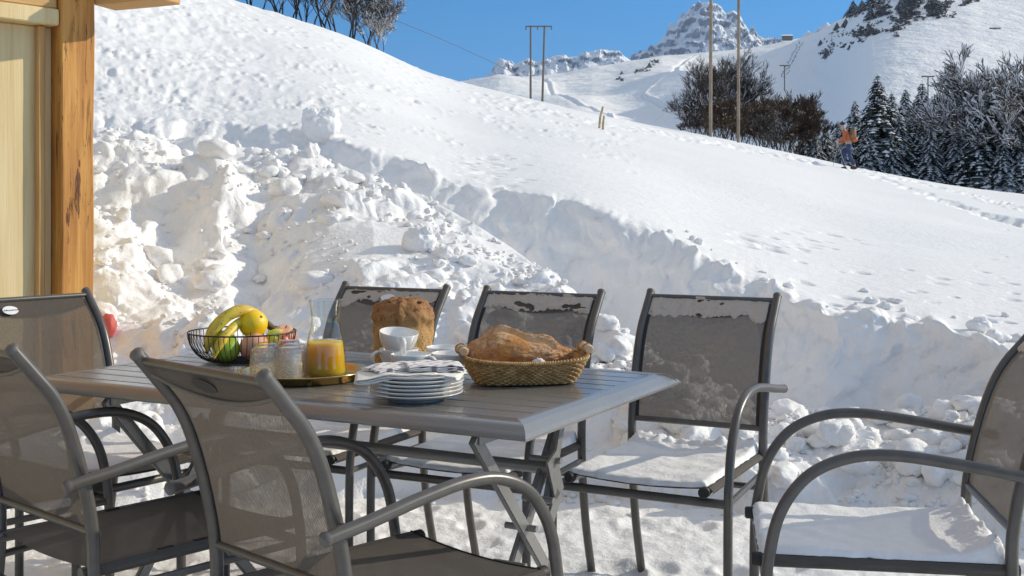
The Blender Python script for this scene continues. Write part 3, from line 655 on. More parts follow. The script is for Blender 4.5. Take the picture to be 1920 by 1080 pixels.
sl = math.atan2(sling_y(.850) - sling_y(.866), .016)
tx.location = (.085, sling_y(.858) + .0145, .858); tx.rotation_euler = (R(90) + sl, 0, R(180))
mb = MB(); oval(mb, .0, .862, .030, .012, .016, 1); tag(mb.build('badge', M['snow_fine'], chairs['far_a']), 'oval badge frosted over with snow')
# snow lying on the chairs (things of their own: they rest on the chairs)
def snow_on(k, fn, nu, nv, name, label):
    mb = MB(); mb.grid(fn, nu, nv); o = mb.build(name, M['snow_fine'])
    o.location = chairs[k].location; o.rotation_euler = chairs[k].rotation_euler
    return tag(o, label, 'snow', 'snow lying on the chairs')
def seat_snow(k, label, th=.020, rear=.030, y0=.0, y1=.508, x0=-.20, x1=.20, seed=0):
    def fn(a, b):
        # closed cushion: b runs over the top then back underneath
        A = a; e = .5 - abs(a - .5); bb = b * 2
        if bb <= 1: q = bb; top = True
        else: q = 2 - bb; top = False
        x = x0 + (x1 - x0) * q; y = y0 + (y1 - y0) * A
        ex = min(q, 1 - q) * (x1 - x0); ey = min(A, 1 - A) * (y1 - y0); ed = min(ex, ey); sagq = 1 - (2 * (x + .2) / .4 - 1) ** 2 if abs(x) < .2 else 0
        base = .4385 - .012 * max(0, sagq)
        if not top: return Vector((x, y, base))
        rnd = math.sqrt(max(0, 1 - (1 - min(1, ed / .018)) ** 2)); n = fbm3((x * 9 + seed, y * 9, 0), 3)
        rr_ = math.exp(-((y - y0) / .055) ** 2); h = (th * (.8 + .25 * n) + rr_ * rear * (.6 + .9 * abs(fbm3((x * 22 + seed, y * 22, 1), 4)) + .3 * n)) * rnd
        jx = .006 * fbm3((x * 30 + seed, y * 30, 4), 2) * (1 - min(1, ed / .04)); return Vector((x + jx, y + jx, base + h))
    return snow_on(k, fn, 90, 120, 'snow_slab', label)
seat_snow('far_c', 'thick white snow slab on the seat right of the table corner', .020, .030, seed=1)
seat_snow('end', 'deep snow slab on the seat at the right edge, ridge of snow at its rear', .022, .032, seed=7)
seat_snow('far_b', 'snow slab on the seat half hidden under the table behind the bread basket', .020, .025, seed=11)
seat_snow('far_a', 'snow slab on the seat below the tall loaf, seen under the table', .020, .025, seed=17)
seat_snow('label', 'thin patchy snow on the seat of the badge chair', .010, .016, seed=23, y1=.42)
def back_snow(k, label, zlo, seed, th=.010, side=1, edge=.4, holes=0.0, x0=-.192, x1=.200):
    mb = MB(); nx, nz = 150, 46; vs = []; keep = []
    for i in range(nx + 1):
        u = i / nx; x = x0 + (x1 - x0) * u
        for j in range(nz + 1):
            w = j / nz; z = .893 - (.893 - zlo + .025) * w
            low = zlo + .012 * fbm3((x * 14, seed, 0), 3) + .007 * fbm3((x * 60, seed, 3), 3) + .016 * (1 - min(1, min(u, 1 - u) * 6)) * -edge
            q = 1 - (2 * ((x + .1915) / .383) - 1) ** 2 if abs(x) < .19 else 0
            yb = sling_y(z) - .012 * q * math.sin(PI * min(1, (.886 - z) / .391 * 1.1)) * 1.2 if z < .886 else sling_y(.886)
            m = (z - low) / .010; hn = fbm3((x * 12 + seed, z * 30, 7), 4); hole = holes and hn > (.55 - holes) and .835 < z < .882
            n = fbm3((x * 40 + seed, z * 40, 2), 4); h = th * (.55 + .5 * n + .45 * fbm3((x * 9, z * 20, seed), 2)); k_ = max(0.0, min(1.0, m)) * min(1, max(0, (.896 - z) / .006)) * min(1, min(u, 1 - u) * 40 + .3)
            vs.append(Vector((x, yb + side * (.0015 + max(.0, h) * k_), z))); keep.append(m > .02 + .6 * max(0, n) and not hole)
    fs = []
    for i in range(nx):
        for j in range(nz):
            a = i * (nz + 1) + j; q4 = (a, a + nz + 1, a + nz + 2, a + 1)
            if sum(keep[t_] for t_ in q4) >= 3: fs.append(q4)
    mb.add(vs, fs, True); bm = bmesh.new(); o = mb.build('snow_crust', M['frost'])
    bm.from_mesh(o.data); bmesh.ops.delete(bm, geom=[v for v in bm.verts if not v.link_faces], context='VERTS'); bm.to_mesh(o.data); bm.free()
    md = o.modifiers.new('s', 'SOLIDIFY'); md.thickness = .002; md.offset = -1
    o.location = chairs[k].location; o.rotation_euler = chairs[k].rotation_euler
    return tag(o, label, 'snow', 'snow lying on the chairs')
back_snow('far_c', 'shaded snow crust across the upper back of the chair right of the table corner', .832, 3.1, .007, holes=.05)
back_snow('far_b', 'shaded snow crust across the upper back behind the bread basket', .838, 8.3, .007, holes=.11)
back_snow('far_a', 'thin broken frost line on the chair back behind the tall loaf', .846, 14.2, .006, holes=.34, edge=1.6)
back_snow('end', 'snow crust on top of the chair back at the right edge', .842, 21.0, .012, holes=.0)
for k in ('near', 'near_left'): pass
# ------------------------------------------------------------------ breakfast things on the table
ZT = .7405
def glassmat(name, col=(1, 1, 1), rough=0.0, bump=0, bs=200, ior=1.45):
    t = NT(name); t.set(Roughness=rough, IOR=ior); t.p.inputs['Transmission Weight'].default_value = 1.0; t.p.inputs['Base Color'].default_value = (*col, 1)
    if bump:
        v = t.n('TexVoronoi'); v.inputs['Scale'].default_value = bs; t.l(t.coord(), v.inputs['Vector']); t.bump(v.outputs['Distance'], bump, .003)
    M[name] = t.m
glassmat('glass', (1, 1, 1)); glassmat('glass_bumpy', (1, 1, 1), 0, .9, 170)
def thin_glass(name, bump=0, tcol=(.975, .985, .98), base=.06, edge=.5, rough=.02):
    t = NT(name); lw = t.n('LayerWeight'); lw.inputs['Blend'].default_value = .5; tp = t.n('BsdfTransparent'); tp.inputs[0].default_value = (*tcol, 1); gl = t.n('BsdfGlossy'); gl.inputs['Roughness'].default_value = rough
    k = t.mathn('ADD', t.mathn('MULTIPLY', t.mathn('POWER', lw.outputs['Facing'], v=4.0), v=edge), v=base); m = t.n('MixShader'); t.l(k, m.inputs[0]); t.l(tp.outputs[0], m.inputs[1]); t.l(gl.outputs[0], m.inputs[2]); t.l(m.outputs[0], t.out.inputs[0]); M[name] = t.m
    if bump:
        v = t.n('TexVoronoi'); v.inputs['Scale'].default_value = 150; t.l(t.coord(), v.inputs['Vector']); b = t.n('Bump'); b.inputs['Strength'].default_value = bump; b.inputs['Distance'].default_value = .004; t.l(v.outputs['Distance'], b.inputs['Height'])
        t.l(b.outputs[0], gl.inputs['Normal']); t.l(b.outputs[0], lw.inputs['Normal'])
thin_glass('thin_glass', edge=.95); thin_glass('bumpy_thin', 1.0, (.985, .985, .98), .13, 1.1, .05)
simple('porcelain', (.80, .79, .76), .12, var=.02, coat=.5)
t = NT('brass'); t.l(t.ramp(t.noise(t.coord(), 25, 5), [(.3, (.62, .40, .13)), (.7, (.78, .55, .22))]), t.p.inputs['Base Color']); t.set(Metallic=1.0, Roughness=.22); M['brass'] = t.m
simple('wire_black', (.03, .028, .028), .45, .3)
t = NT('juice'); t.l(t.ramp(t.noise(t.coord(), 14, 3), [(.35, (.98, .44, .006)), (.7, (1.0, .52, .01))]), t.p.inputs['Base Color']); t.set(Roughness=.5); t.p.inputs['Specular IOR Level'].default_value = .15
t.p.inputs['Subsurface Weight'].default_value = 1.0; t.p.inputs['Subsurface Radius'].default_value = (1.0, .62, .08); t.p.inputs['Subsurface Scale'].default_value = .06; M['juice'] = t.m
# tray
tray_c = onz(568, 700) ; tray_c = Vector((-.535, 3.02, ZT))
prof = [(.0, .004), (.140, .004), (.146, .006), (.158, .022), (.166, .024), (.167, .022), (.160, .0195), (.149, .003), (.142, .0), (.0, .0)]
mb = MB(); mb.lathe(prof, 90); tr = mb.build('tray', M['brass']); tr.location = tray_c; tag(tr, 'round golden brass tray carrying the tumblers and juice carafe', 'tray')
# carafe
def spline_prof(pts, n=6): return [(max(0, p.x), p.z) for p in smooth_path([(r_, 0, z_) for r_, z_ in pts], n)]
cf = empty('carafe', (-.482, 3.03, ZT + .0045)); tag(cf, 'clear glass carafe two fifths full of orange juice on the brass tray', 'carafe')
ctrl = [(.048, .001), (.0530, .008), (.0535, .022), (.051, .055), (.0475, .085), (.0425, .112), (.0375, .134), (.0368, .150), (.039, .172), (.0425, .196)]
outer = [(0, 0)] + spline_prof(ctrl, 5)
inner = [(r_ - .0014, z_) for r_, z_ in outer[1:] if z_ > .004][::-1]
mb = MB(); mb.lathe(spline_prof(ctrl, 5), 64); mb.lathe(inner, 64); mb.lathe([(.0, .001), (.048, .001)], 64); mb.tube([Vector((.0425 * math.cos(a * PI / 24), .0425 * math.sin(a * PI / 24), .196)) for a in range(49)], .0012, 6, cap=False); mb.build('glass_body', M['thin_glass'], cf)
def rad_at(z, pr): return float(np.interp(z, [q[1] for q in pr], [q[0] for q in pr]))
jz = np.linspace(.006, .089, 14); cp = spline_prof(ctrl, 5)
mb = MB(); mb.lathe([(0, .004), (.046, .004)] + [(rad_at(z, cp) - .002, z) for z in jz] + [(rad_at(.089, cp) - .004, .0885), (0, .088)], 64); mb.build('orange_juice', M['juice'], cf)
# tumblers upside down
def tumbler():
    root = empty('tumbler'); o_ = [(.0345, 0), (.0345, .004), (.0335, .03), (.0320, .060), (.0305, .074), (.0280, .0815), (.024, .083), (.0, .0815)]
    i_ = [(.0, .068), (.024, .068), (.0275, .064), (.0295, .05), (.0312, .02), (.0322, .0), (.0345, 0)]
    mb = MB(); mb.lathe(o_ + [(1e-5, .0815)], 40); mb.lathe([(1e-5, .068)] + i_, 40); mb.build('glass_wall', M['bumpy_thin'], root, merge=True)
    mb = MB(); mb.lathe([(0, .0826), (.0235, .0838), (.0262, .0826), (.0235, .0830), (0, .0822)], 40); mb.build('glass_foot', M['thin_glass'], root)
    return root
T0 = tumbler()
gl = [((-.626, 2.950), 'front left upturned tumbler on the brass tray, nearest the chair post'), ((-.556, 2.948), 'front upturned tumbler touching the juice carafe on the tray'),
      ((-.634, 3.030), 'upturned tumbler behind the front left one, beside the pink fruit'), ((-.562, 3.028), 'upturned tumbler in the middle of the group on the brass tray'),
      ((-.592, 3.108), 'rearmost upturned tumbler of the group, near the wire basket rim'), ((-.490, 3.128), 'upturned tumbler seen through the carafe glass above the juice')]
for i, ((x, y), lab) in enumerate(gl):
    g_ = T0 if i == 0 else copy_tree(T0); g_.location = (x, y, ZT + .0045); g_.rotation_euler = (0, 0, i * 1.1); tag(g_, lab, 'tumbler', 'upturned textured tumblers on the tray')

# fruit basket of black wire
fb = empty('fruit_basket', (-.775, 3.37, ZT)); tag(fb, 'shallow black wire basket heaped with fruit at the left of the table', 'fruit basket')
def bow(a, t): r_ = .082 + (.152 - .082) * (math.sin(t * PI / 2) ** .9); return Vector((r_ * math.cos(a), r_ * math.sin(a), .003 + .082 * (1 - math.cos(t * PI / 2)) ** .9))
mb = MB(); mb.tube([bow(k * PI / 32, 1) for k in range(65)], .0022, 6, cap=False); mb.build('rim', M['wire_black'], fb)
mb = MB(); mb.tube([bow(k * PI / 32, 0) for k in range(65)], .002, 6, cap=False); mb.build('base_ring', M['wire_black'], fb)
mb = MB()
for k in range(60): mb.tube([bow(k * 2 * PI / 60, j / 7) for j in range(8)], .0011, 5, cap=False)
mb.build('wire_sides', M['wire_black'], fb)
mb = MB()
for k in range(-5, 6):
    y = k * .0135; h_ = math.sqrt(.082 ** 2 - y * y); mb.tube([(-h_, y, .003), (h_, y, .003)], .0011, 5, cap=False)
mb.build('wire_base', M['wire_black'], fb)
def fruitmat(name, stops, scale=14, rough=.35, axis=None, bump=.05, bs=160):
    t = NT(name); v = t.coord('Object', (1, 1, 1)); n = t.noise(v, scale, 4)
    if axis:
        g_ = t.n('SeparateXYZ'); t.l(t.coord('Object'), g_.inputs[0]); n = t.mathn('ADD', t.mathn('MULTIPLY', g_.outputs[axis[0]], v=axis[1]), t.mathn('ADD', t.mathn('MULTIPLY', n, v=.55), v=.22))
    t.l(t.ramp(n, stops), t.p.inputs['Base Color']); t.set(Roughness=rough); t.p.inputs['Subsurface Weight'].default_value = .15; t.p.inputs['Subsurface Scale'].default_value = .008
    t.bump(t.noise(v, bs, 3), bump * 4, .0008); M[name] = t.m
fruitmat('apple_green', [(.3, (.22, .36, .02)), (.7, (.38, .52, .05))], 20)
fruitmat('apple_mixed', [(.35, (.45, .60, .05)), (.55, (.80, .60, .15)), (.7, (.65, .10, .04))], 14, axis=(0, 10))
fruitmat('apple_pink', [(.3, (.66, .20, .12)), (.55, (.72, .30, .20)), (.8, (.76, .52, .30))], 16, .42, axis=(2, 5))
fruitmat('orange_skin', [(.3, (.92, .56, .01)), (.7, (.97, .68, .02))], 8, .42, bump=.25, bs=260)
simple('stalk', (.12, .07, .03), .7)
def fruit(name, mat, loc, r_, label, cat, tilt=(0, 0, 0), stalk=True, sq=.92):
    root = empty(name, loc); root.rotation_euler = tilt; tag(root, label, cat)
    def sh(p):
        w = math.hypot(p.x, p.y); d_ = .17 * math.exp(-(w / .28) ** 2) if (stalk and p.z > 0) else (.10 * math.exp(-(w / .22) ** 2) if stalk else 0); return 1 - d_ + (.03 * p.z if stalk else 0) + .012 * fbm3(p * 2 + Vector(loc) * 9)
    mb = MB(); mb.blob((0, 0, 0), (r_, r_, r_ * sq), 5, sh); mb.build('flesh', M[mat], root)
    mb = MB()
    if stalk: mb.tube([(0, 0, r_ * .68), (.001, .001, r_ * .85), (.004, .001, r_ * 1.05)], [.0012, .001, .0016], 6)
    else: mb.blob((0, 0, r_ * sq), (.004, .004, .0016), 2)
    mb.build('stalk', M['stalk'], root); return root
zb = ZT + .006
fruit('apple', 'apple_green', (-.800, 3.285, zb + .038), .038, 'green apple at the front of the wire basket under the banana', 'apple', (.5, .3, 0))
fruit('apple', 'apple_pink', (-.725, 3.300, zb + .042), .041, 'pink red apple at the front of the wire basket under the orange', 'apple', (.2, -.3, 0))
fruit('apple', 'apple_green', (-.828, 3.375, zb + .045), .037, 'green apple behind the front one, tucked under the banana curve', 'apple', (.3, .4, 0))
fruit('apple', 'apple_mixed', (-.672, 3.36, zb + .050), .038, 'yellow green apple with a red cheek at the right of the basket', 'apple', (.9, .2, 0))
fruit('apple', 'apple_pink', (-.668, 3.435, zb + .055), .038, 'red apple at the back right of the wire basket', 'apple', (.4, .2, 0))
fruit('apple', 'apple_green', (-.745, 3.42, zb + .036), .036, 'green apple hidden low in the middle of the basket', 'apple', (.4, .2, 0))
fruit('orange', 'orange_skin', (-.738, 3.345, zb + .103), .041, 'bright yellow orange sitting on top of the fruit', 'orange', (.5, .9, 0), stalk=False, sq=.97)
# bananas: one bunch
t = NT('banana_skin'); v = t.coord('Object'); n = t.noise(v, 22, 4); base = t.ramp(n, [(.3, (.50, .46, .05)), (.5, (.80, .58, .07)), (.72, (.72, .40, .05))])
sp = t.ramp(t.noise(v, 95, 3, .7), [(.60, (0, 0, 0)), (.67, (1, 1, 1))]); t.l(t.mix(sp, base, (.14, .07, .02)), t.p.inputs['Base Color']); t.set(Roughness=.45); M['banana_skin'] = t.m
bn = empty('banana_bunch', (0, 0, 0)); tag(bn, 'bunch of spotted yellow bananas arched over the left of the fruit', 'bananas')
def banana(pts, r0):
    P = smooth_path(pts, 6); k = len(P); rr_ = []
    for i in range(k):
        a = i / (k - 1); rr_.append(r0 * (min(1, .30 + 3.2 * a) if a < .22 else (1 if a < .78 else max(.26, 1 - 3.3 * (a - .78)))))
    mb = MB(); mb.tube(P, rr_, 6, flat=.92); o = mb.build('banana', M['banana_skin'], bn)
    md = o.modifiers.new('s', 'SUBSURF'); md.levels = md.render_levels = 2
    mb = MB(); mb.blob(P[0], (.0052, .0052, .0052), 2); mb.build('tip', M['stalk'], o)
b0 = W(392, 655, 3.30); q = W
banana([q(388, 660, 3.28), q(392, 640, 3.28), q(408, 612, 3.29), q(432, 590, 3.31), (q(462, 583, 3.34)), q(488, 595, 3.38), q(505, 611, 3.41)], .0185)
banana([q(400, 672, 3.24), q(410, 650, 3.25), q(425, 628, 3.275), q(446, 607, 3.32), q(470, 597, 3.36), q(492, 601, 3.39), q(506, 612, 3.41)], .0165)
banana([q(384, 648, 3.38), q(396, 620, 3.38), q(420, 594, 3.38), (q(452, 580, 3.39)), q(482, 590, 3.40), q(506, 611, 3.42)], .0165)
mb = MB(); mb.tube([q(500, 607, 3.40), q(508, 613, 3.41), q(514, 617, 3.41)], [.011, .010, .009], 8); mb.build('stem', M['stalk'], bn)

# tall round loaf
t = NT('crust'); v = t.coord('Object'); n = t.noise(v, 9, 6, .6); g_ = t.n('SeparateXYZ'); t.l(v, g_.inputs[0])
zf = t.mathn('ADD', t.mathn('MULTIPLY', g_.outputs[2], v=4.6), t.mathn('MULTIPLY', n, v=.55))
col = t.ramp(zf, [(.30, (.60, .36, .13)), (.72, (.56, .31, .11)), (1.0, (.33, .145, .045))])
pores = t.n('TexVoronoi'); pores.inputs['Scale'].default_value = 110; t.l(v, pores.inputs['Vector'])
pm = t.mathn('MULTIPLY', t.ramp(pores.outputs['Distance'], [(.12, (1,) * 3), (.3, (0,) * 3)]), t.ramp(t.noise(v, 26, 3), [(.5, (0,) * 3), (.62, (1,) * 3)]))
t.l(t.mix(pm, col, (.20, .09, .03)), t.p.inputs['Base Color']); t.set(Roughness=.7); t.bump(t.mathn('SUBTRACT', t.noise(v, 60, 7, .65), pm), .9, .008); M['crust'] = t.m
lf = empty('tall_loaf', (-.310, 3.335, ZT)); lf.scale = (1, 1, .94); tag(lf, 'tall cylindrical loaf with a domed cracked brown top behind the cups', 'bread')
def loaf_r(a, z):
    lob = .0018 * math.cos(4 * a + .6) + .0012 * math.cos(7 * a)
    if z < .118: r_ = .0840 + lob * .6
    elif z < .16: r_ = .0840 + lob + .0055 * math.sin((z - .118) / .042 * PI)
    else: q_ = (z - .16) / .040; r_ = (.0835 + lob) * math.sqrt(max(0, 1 - q_ ** 2.1))
    crack = math.exp(-(((a + 1.72 + .06 * math.sin(z * 60)) % (2 * PI) - 0) / .05) ** 2) if True else 0
    da = ((a + 1.70 + PI) % (2 * PI)) - PI; crack = math.exp(-(da / .055) ** 2) * (1 if .07 < z < .19 else 0)
    da2 = ((a + .95 + .5 * math.sin(z * 90) * .3 + PI) % (2 * PI)) - PI; c2 = math.exp(-(da2 / .06) ** 2) * (.12 < z < .185)
    return r_ * (1 - .10 * crack - .06 * c2)
mb = MB(); prof_z = [0, .002] + [.008 * k for k in range(1, 19)] + [.150, .156] + [.16 + .040 * math.sin(k / 14 * PI / 2) for k in range(15)]
def lfn(i, j, nz, na):
    z = prof_z[i]; a = 2 * PI * j / na; r_ = loaf_r(a, z); n_ = fbm3((r_ * math.cos(a) * 26, r_ * math.sin(a) * 26, z * 26), 5) * .0042 * (1 + 1.4 * (z > .115)); top = max(0, z - .15) / .05
    return Vector(((r_ + n_) * math.cos(a), (r_ + n_) * math.sin(a), z - .010 * (1 - min(1, r_ / .06)) * top + n_ * 1.5 * top))
na = 120; vs = [lfn(i, j, 0, na) for i in range(len(prof_z)) for j in range(na)]; k = len(prof_z)
mb.add(vs, [(i * na + j, i * na + (j + 1) % na, (i + 1) * na + (j + 1) % na, (i + 1) * na + j) for i in range(k - 1) for j in range(na)], True)
mb.build('crust', M['crust'], lf)
simple('crust_dark', (.13, .05, .018), .75, var=.3, scale=40, bump=.6, bscale=90)
for s in range(5):   # torn dark flaps of crust
    a0 = [-2.2, -1.35, -.55, .4, -1.75][s]; zz = [.186, .190, .186, .187, .196][s]
    mb = MB(); rr_ = [.052, .047, .060, .05, .03][s]
    mb.tube([Vector(((rr_ + .004 * math.sin(k * 1.7)) * math.cos(a0 + (k - 5) * .07), (rr_ + .004 * math.sin(k * 1.7)) * math.sin(a0 + (k - 5) * .07), zz - .0015 * abs(k - 5) * .8 + .001 * math.sin(k * 2.1))) for k in range(11)], [.001 + .0035 * math.sin(PI * k / 10) for k in range(11)], 6); mb.build('crust_flap', M['crust_dark'], lf)

# cups
def cup():
    root = empty('cup'); oc = [(.022, .0), (.026, .001), (.027, .004), (.033, .010), (.043, .024), (.0500, .042), (.0530, .060)]; op = spline_prof(oc, 4)
    ip = [(r_ - .0028, z_) for r_, z_ in op if z_ > .010][::-1]
    mb = MB(); mb.lathe([(1e-5, .002)] + op + [(.0525, .0615), (.0505, .0610)] + ip + [(.02, .011), (1e-5, .0105)], 56); mb.build('bowl', M['porcelain'], root, merge=True)
    mb = MB(); mb.tube(smooth_path([(-.046, 0, .052), (-.062, 0, .056), (-.076, 0, .048), (-.076, 0, .030), (-.062, 0, .018), (-.038, 0, .020)], 5), .0045, 10, flat=1.5); mb.build('handle', M['porcelain'], root)
    return root
CU = cup()
cups = [((-.304, 3.155, ZT), (0, 0, .55), 'white cup at the bottom of the stack of two, its handle pointing left'),
        ((-.308, 3.150, ZT + .047), (R(3), R(-9), 1.85), 'white cup tilted on top of another, handle toward us'),
        ((-.262, 3.040, ZT), (0, 0, 2.6), 'white cup in front of the stacked pair, right behind the napkins'),
        ((-.158, 3.060, ZT), (0, 0, 3.0), 'white cup at the right end of the cups, beside the bread basket'),
        ((-.182, 3.195, ZT), (0, 0, 2.7), 'rearmost white cup, right of the tall loaf')]
for i, (lo, ro, lab) in enumerate(cups):
    c = CU if i == 0 else copy_tree(CU); c.location = lo; c.rotation_euler = ro; tag(c, lab, 'cup', 'white porcelain cups behind the plates')
# plates
pc = Vector((-.219, 2.69, ZT)); pl = [(1e-5, .004), (.055, .003), (.060, .0), (.063, .0), (.064, .004), (.078, .0075), (.095, .0125), (.1065, .0175), (.1085, .0188), (.1080, .0206), (.1050, .0200), (.094, .0155), (.078, .0105), (.062, .0072), (1e-5, .007)]
mb = MB(); mb.lathe(pl, 96); P0 = mb.build('plate', M['porcelain'], merge=True)
names = ['bottom', 'second from the bottom', 'third from the bottom', 'fourth from the bottom', 'fifth from the bottom', 'top']
for i in range(6):
    o = P0 if i == 0 else P0.copy()
    if i: COL.objects.link(o)
    o.location = pc + Vector((rr.uniform(-.002, .002), rr.uniform(-.002, .002), i * .0086)); tag(o, f'white plate, {names[i]} of the stack of six', 'plate', 'white plates stacked on the table')
zp = ZT + 5 * .0086 + .0145
# napkins
t = NT('napkin'); c = t.n('TexCoord'); vo = t.n('TexVoronoi'); vo.inputs['Scale'].default_value = 1.0; vo.inputs['Randomness'].default_value = .35; mp = t.n('Mapping'); mp.inputs['Scale'].default_value = (36, 56, 1); mp.inputs['Rotation'].default_value = (0, 0, .5)
t.l(c.outputs['UV'], mp.inputs[0]); t.l(mp.outputs[0], vo.inputs['Vector']); k_ = t.ramp(vo.outputs['Distance'], [(.27, (1,) * 3), (.32, (0,) * 3)])
t.l(t.mix(k_, (.80, .77, .74), (.27, .23, .28)), t.p.inputs['Base Color']); t.set(Roughness=.85); M['napkin'] = t.m
simple('napkin_plain', (.80, .77, .70), .85)
def napkin(cx, cy, z0, w, d, rot, th, mat, label, seed, layers=5):
    root = empty('napkin', (cx, cy, z0), rot); tag(root, label, 'napkin', 'folded spotted napkins on the plates')
    for L in range(layers):
        ww = w * (1 - .04 * rr.random()); dd = d * (1 - .05 * rr.random()); ox, oy = rr.uniform(-.006, .006), rr.uniform(-.005, .005)
        def fn(a, b):
            x = (a - .5) * ww; y = (b - .5) * dd; e = max(abs(a - .5), abs(b - .5)) * 2
            droop = -.011 * max(0, (math.hypot(x + cx - pc.x, y + cy - pc.y) - .095)) / .05
            return Vector((x + ox, y + oy, L * th + .0028 * fbm3((x * 22 + seed, y * 22, L * .3), 3) * (.4 + e) + droop + .005))
        mb = MB(); mb.grid(fn, 30, 22); o = mb.build('fold', mat, root); uvmesh(o, lambda co: (co.x + seed, co.y))
        md = o.modifiers.new('s', 'SOLIDIFY'); md.thickness = th * .72
    return root
napkin(-.262, 2.665, zp - .004, .185, .12, .10, .0022, M['napkin_plain'], 'cream folded napkin poking left over the plates at the bottom of the pile', 3.0)
napkin(-.205, 2.680, zp - .003, .18, .125, -.15, .0022, M['napkin_plain'], 'cream folded napkin lowest on the right half of the plates', 9.0, 4)
napkin(-.270, 2.700, zp + .0095, .125, .10, .55, .0024, M['napkin'], 'spotted white napkin folded on the left of the pile', 5.0, 3)
napkin(-.178, 2.695, zp + .0095, .130, .105, .22, .0024, M['napkin'], 'spotted lilac white napkin folded on the right of the pile', 7.0, 5)

# bread basket
t = NT('wicker'); c = t.n('TexCoord'); sp_ = t.n('SeparateXYZ'); t.l(c.outputs['UV'], sp_.inputs[0]); nn = t.noise(t.coord('Object'), 60, 4)
t.l(t.ramp(nn, [(.3, (.30, .155, .05)), (.55, (.50, .29, .11)), (.75, (.62, .42, .19))]), t.p.inputs['Base Color']); t.set(Roughness=.6); M['wicker'] = t.m
simple('handle_wood', (.66, .45, .27), .55, bump=.2)
bkc = Vector((.030, 2.955, ZT)); bk_ = empty('bread_basket', bkc, R(10)); tag(bk_, 'oval woven straw bread basket with two wooden grips holding a crusty loaf', 'basket')
def rr_pt(a, hx, hy, p=3.2): c_, s_ = math.cos(a), math.sin(a); k_ = (abs(c_ / hx) ** p + abs(s_ / hy) ** p) ** (-1 / p); return k_ * c_, k_ * s_
def bpt(a, t_, off=0):
    hx = .120 + .034 * t_ ** .8; hy = .074 + .024 * t_ ** .8; x, y = rr_pt(a, hx + off, hy + off, 4.2); z = .004 + .052 * t_ + .010 * t_ * (x / .15) ** 2 ; return Vector((x, y, z))
mb = MB(); rows_b = 12; nst = 74
for i in range(rows_b):     # woven strands passing in and out of the stakes
    t_ = (i + .5) / rows_b; pts = []
    for j in range(nst * 4 + 1):
        a = 2 * PI * j / (nst * 4); pts.append(bpt(a, t_, .0024 * math.cos(nst / 2 * a * 1.0 * 2 / 2 + PI * (i % 2))) )
    mb.tube(pts, .0027, 5, cap=False)
mb.build('woven_side', M['wicker'], bk_)
mb = MB()
for j in range(nst): a = 2 * PI * (j + .5) / nst; mb.tube([bpt(a, k / 6, .0008) for k in range(7)], .0016, 5, cap=False)
mb.build('stake_row', M['wicker'], bk_)
mb = MB()
for ph in (0, PI):          # rope rim
    mb.tube([bpt(2 * PI * j / 600, 1.03, .0028 * math.cos(60 * 2 * PI * j / 600 + ph)) + Vector((0, 0, .0028 * math.sin(60 * 2 * PI * j / 600 + ph))) for j in range(601)], .0034, 6, cap=False)
mb.build('rim', M['wicker'], bk_)
mb = MB(); mb.grid(lambda a, b: (lambda x, y: Vector((x * b, y * b, .004)))(*rr_pt(2 * PI * a, .120, .074, 4.2)), 60, 6); mb.build('base', M['wicker'], bk_)
mb = MB(); mb.grid(lambda a, b: bpt(2 * PI * a, b, -.004), 80, 8); mb.build('lining', M['wicker'], bk_)
for s in (-1, 1):
    mb = MB(); X_ = s * .158; mb.tube([(X_, -.046, .084), (X_, -.042, .0845), (X_, .042, .0845), (X_, .046, .084)], [.0095, .0115, .0115, .0095], 12); h_ = mb.build('grip', M['handle_wood'], bk_)
    for y_ in (-.026, .026):
        mb = MB(); mb.tube([Vector((X_ - s * .001 + .013 * math.cos(k * PI / 8), y_ + .0012 * math.sin(k), .084 + .013 * math.sin(k * PI / 8))) for k in range(17)], .0018, 5, cap=False)
        mb.tube(smooth_path([(X_, y_, .070), (X_ - s * .006, y_, .060), (X_ - s * .012, y_, .048)], 4), .0028, 6); mb.build('binding', M['wicker'], h_)
# loaf in the basket
t = NT('crust_gold'); v = t.coord('Object'); n = t.noise(v, 16, 6, .65); g_ = t.n('SeparateXYZ'); t.l(v, g_.inputs[0])
col = t.ramp(n, [(.28, (.28, .09, .018)), (.46, (.52, .205, .042)), (.70, (.66, .35, .11))])
fl = t.mathn('MULTIPLY', t.ramp(t.noise(v, 120, 4, .75), [(.45, (0,) * 3), (.65, (1,) * 3)]), t.ramp(t.mathn('ADD', t.noise(v, 12, 3), t.mathn('MULTIPLY', g_.outputs[2], v=2.2)), [(.55, (0,) * 3), (.72, (1,) * 3)]))
at = t.n('Attribute'); at.attribute_name = 'groove'
col = t.mix(at.outputs['Fac'], col, (.82, .56, .27)); t.l(t.mix(t.mathn('MULTIPLY', fl, v=.6), col, (.80, .72, .60)), t.p.inputs['Base Color']); t.set(Roughness=.62); t.bump(t.noise(v, 75, 7, .7), .9, .008); M['crust_gold'] = t.m
ld = empty('crusty_loaf', bkc + Vector((-.012, .0, .0)), R(2)); tag(ld, 'golden crusty loaf dusted with flour lying in the straw basket', 'bread')
bm = bmesh.new(); bmesh.ops.create_icosphere(bm, subdivisions=6, radius=1.0); gv = []
cuts = [(-.22, -.62), (.30, -.55)]
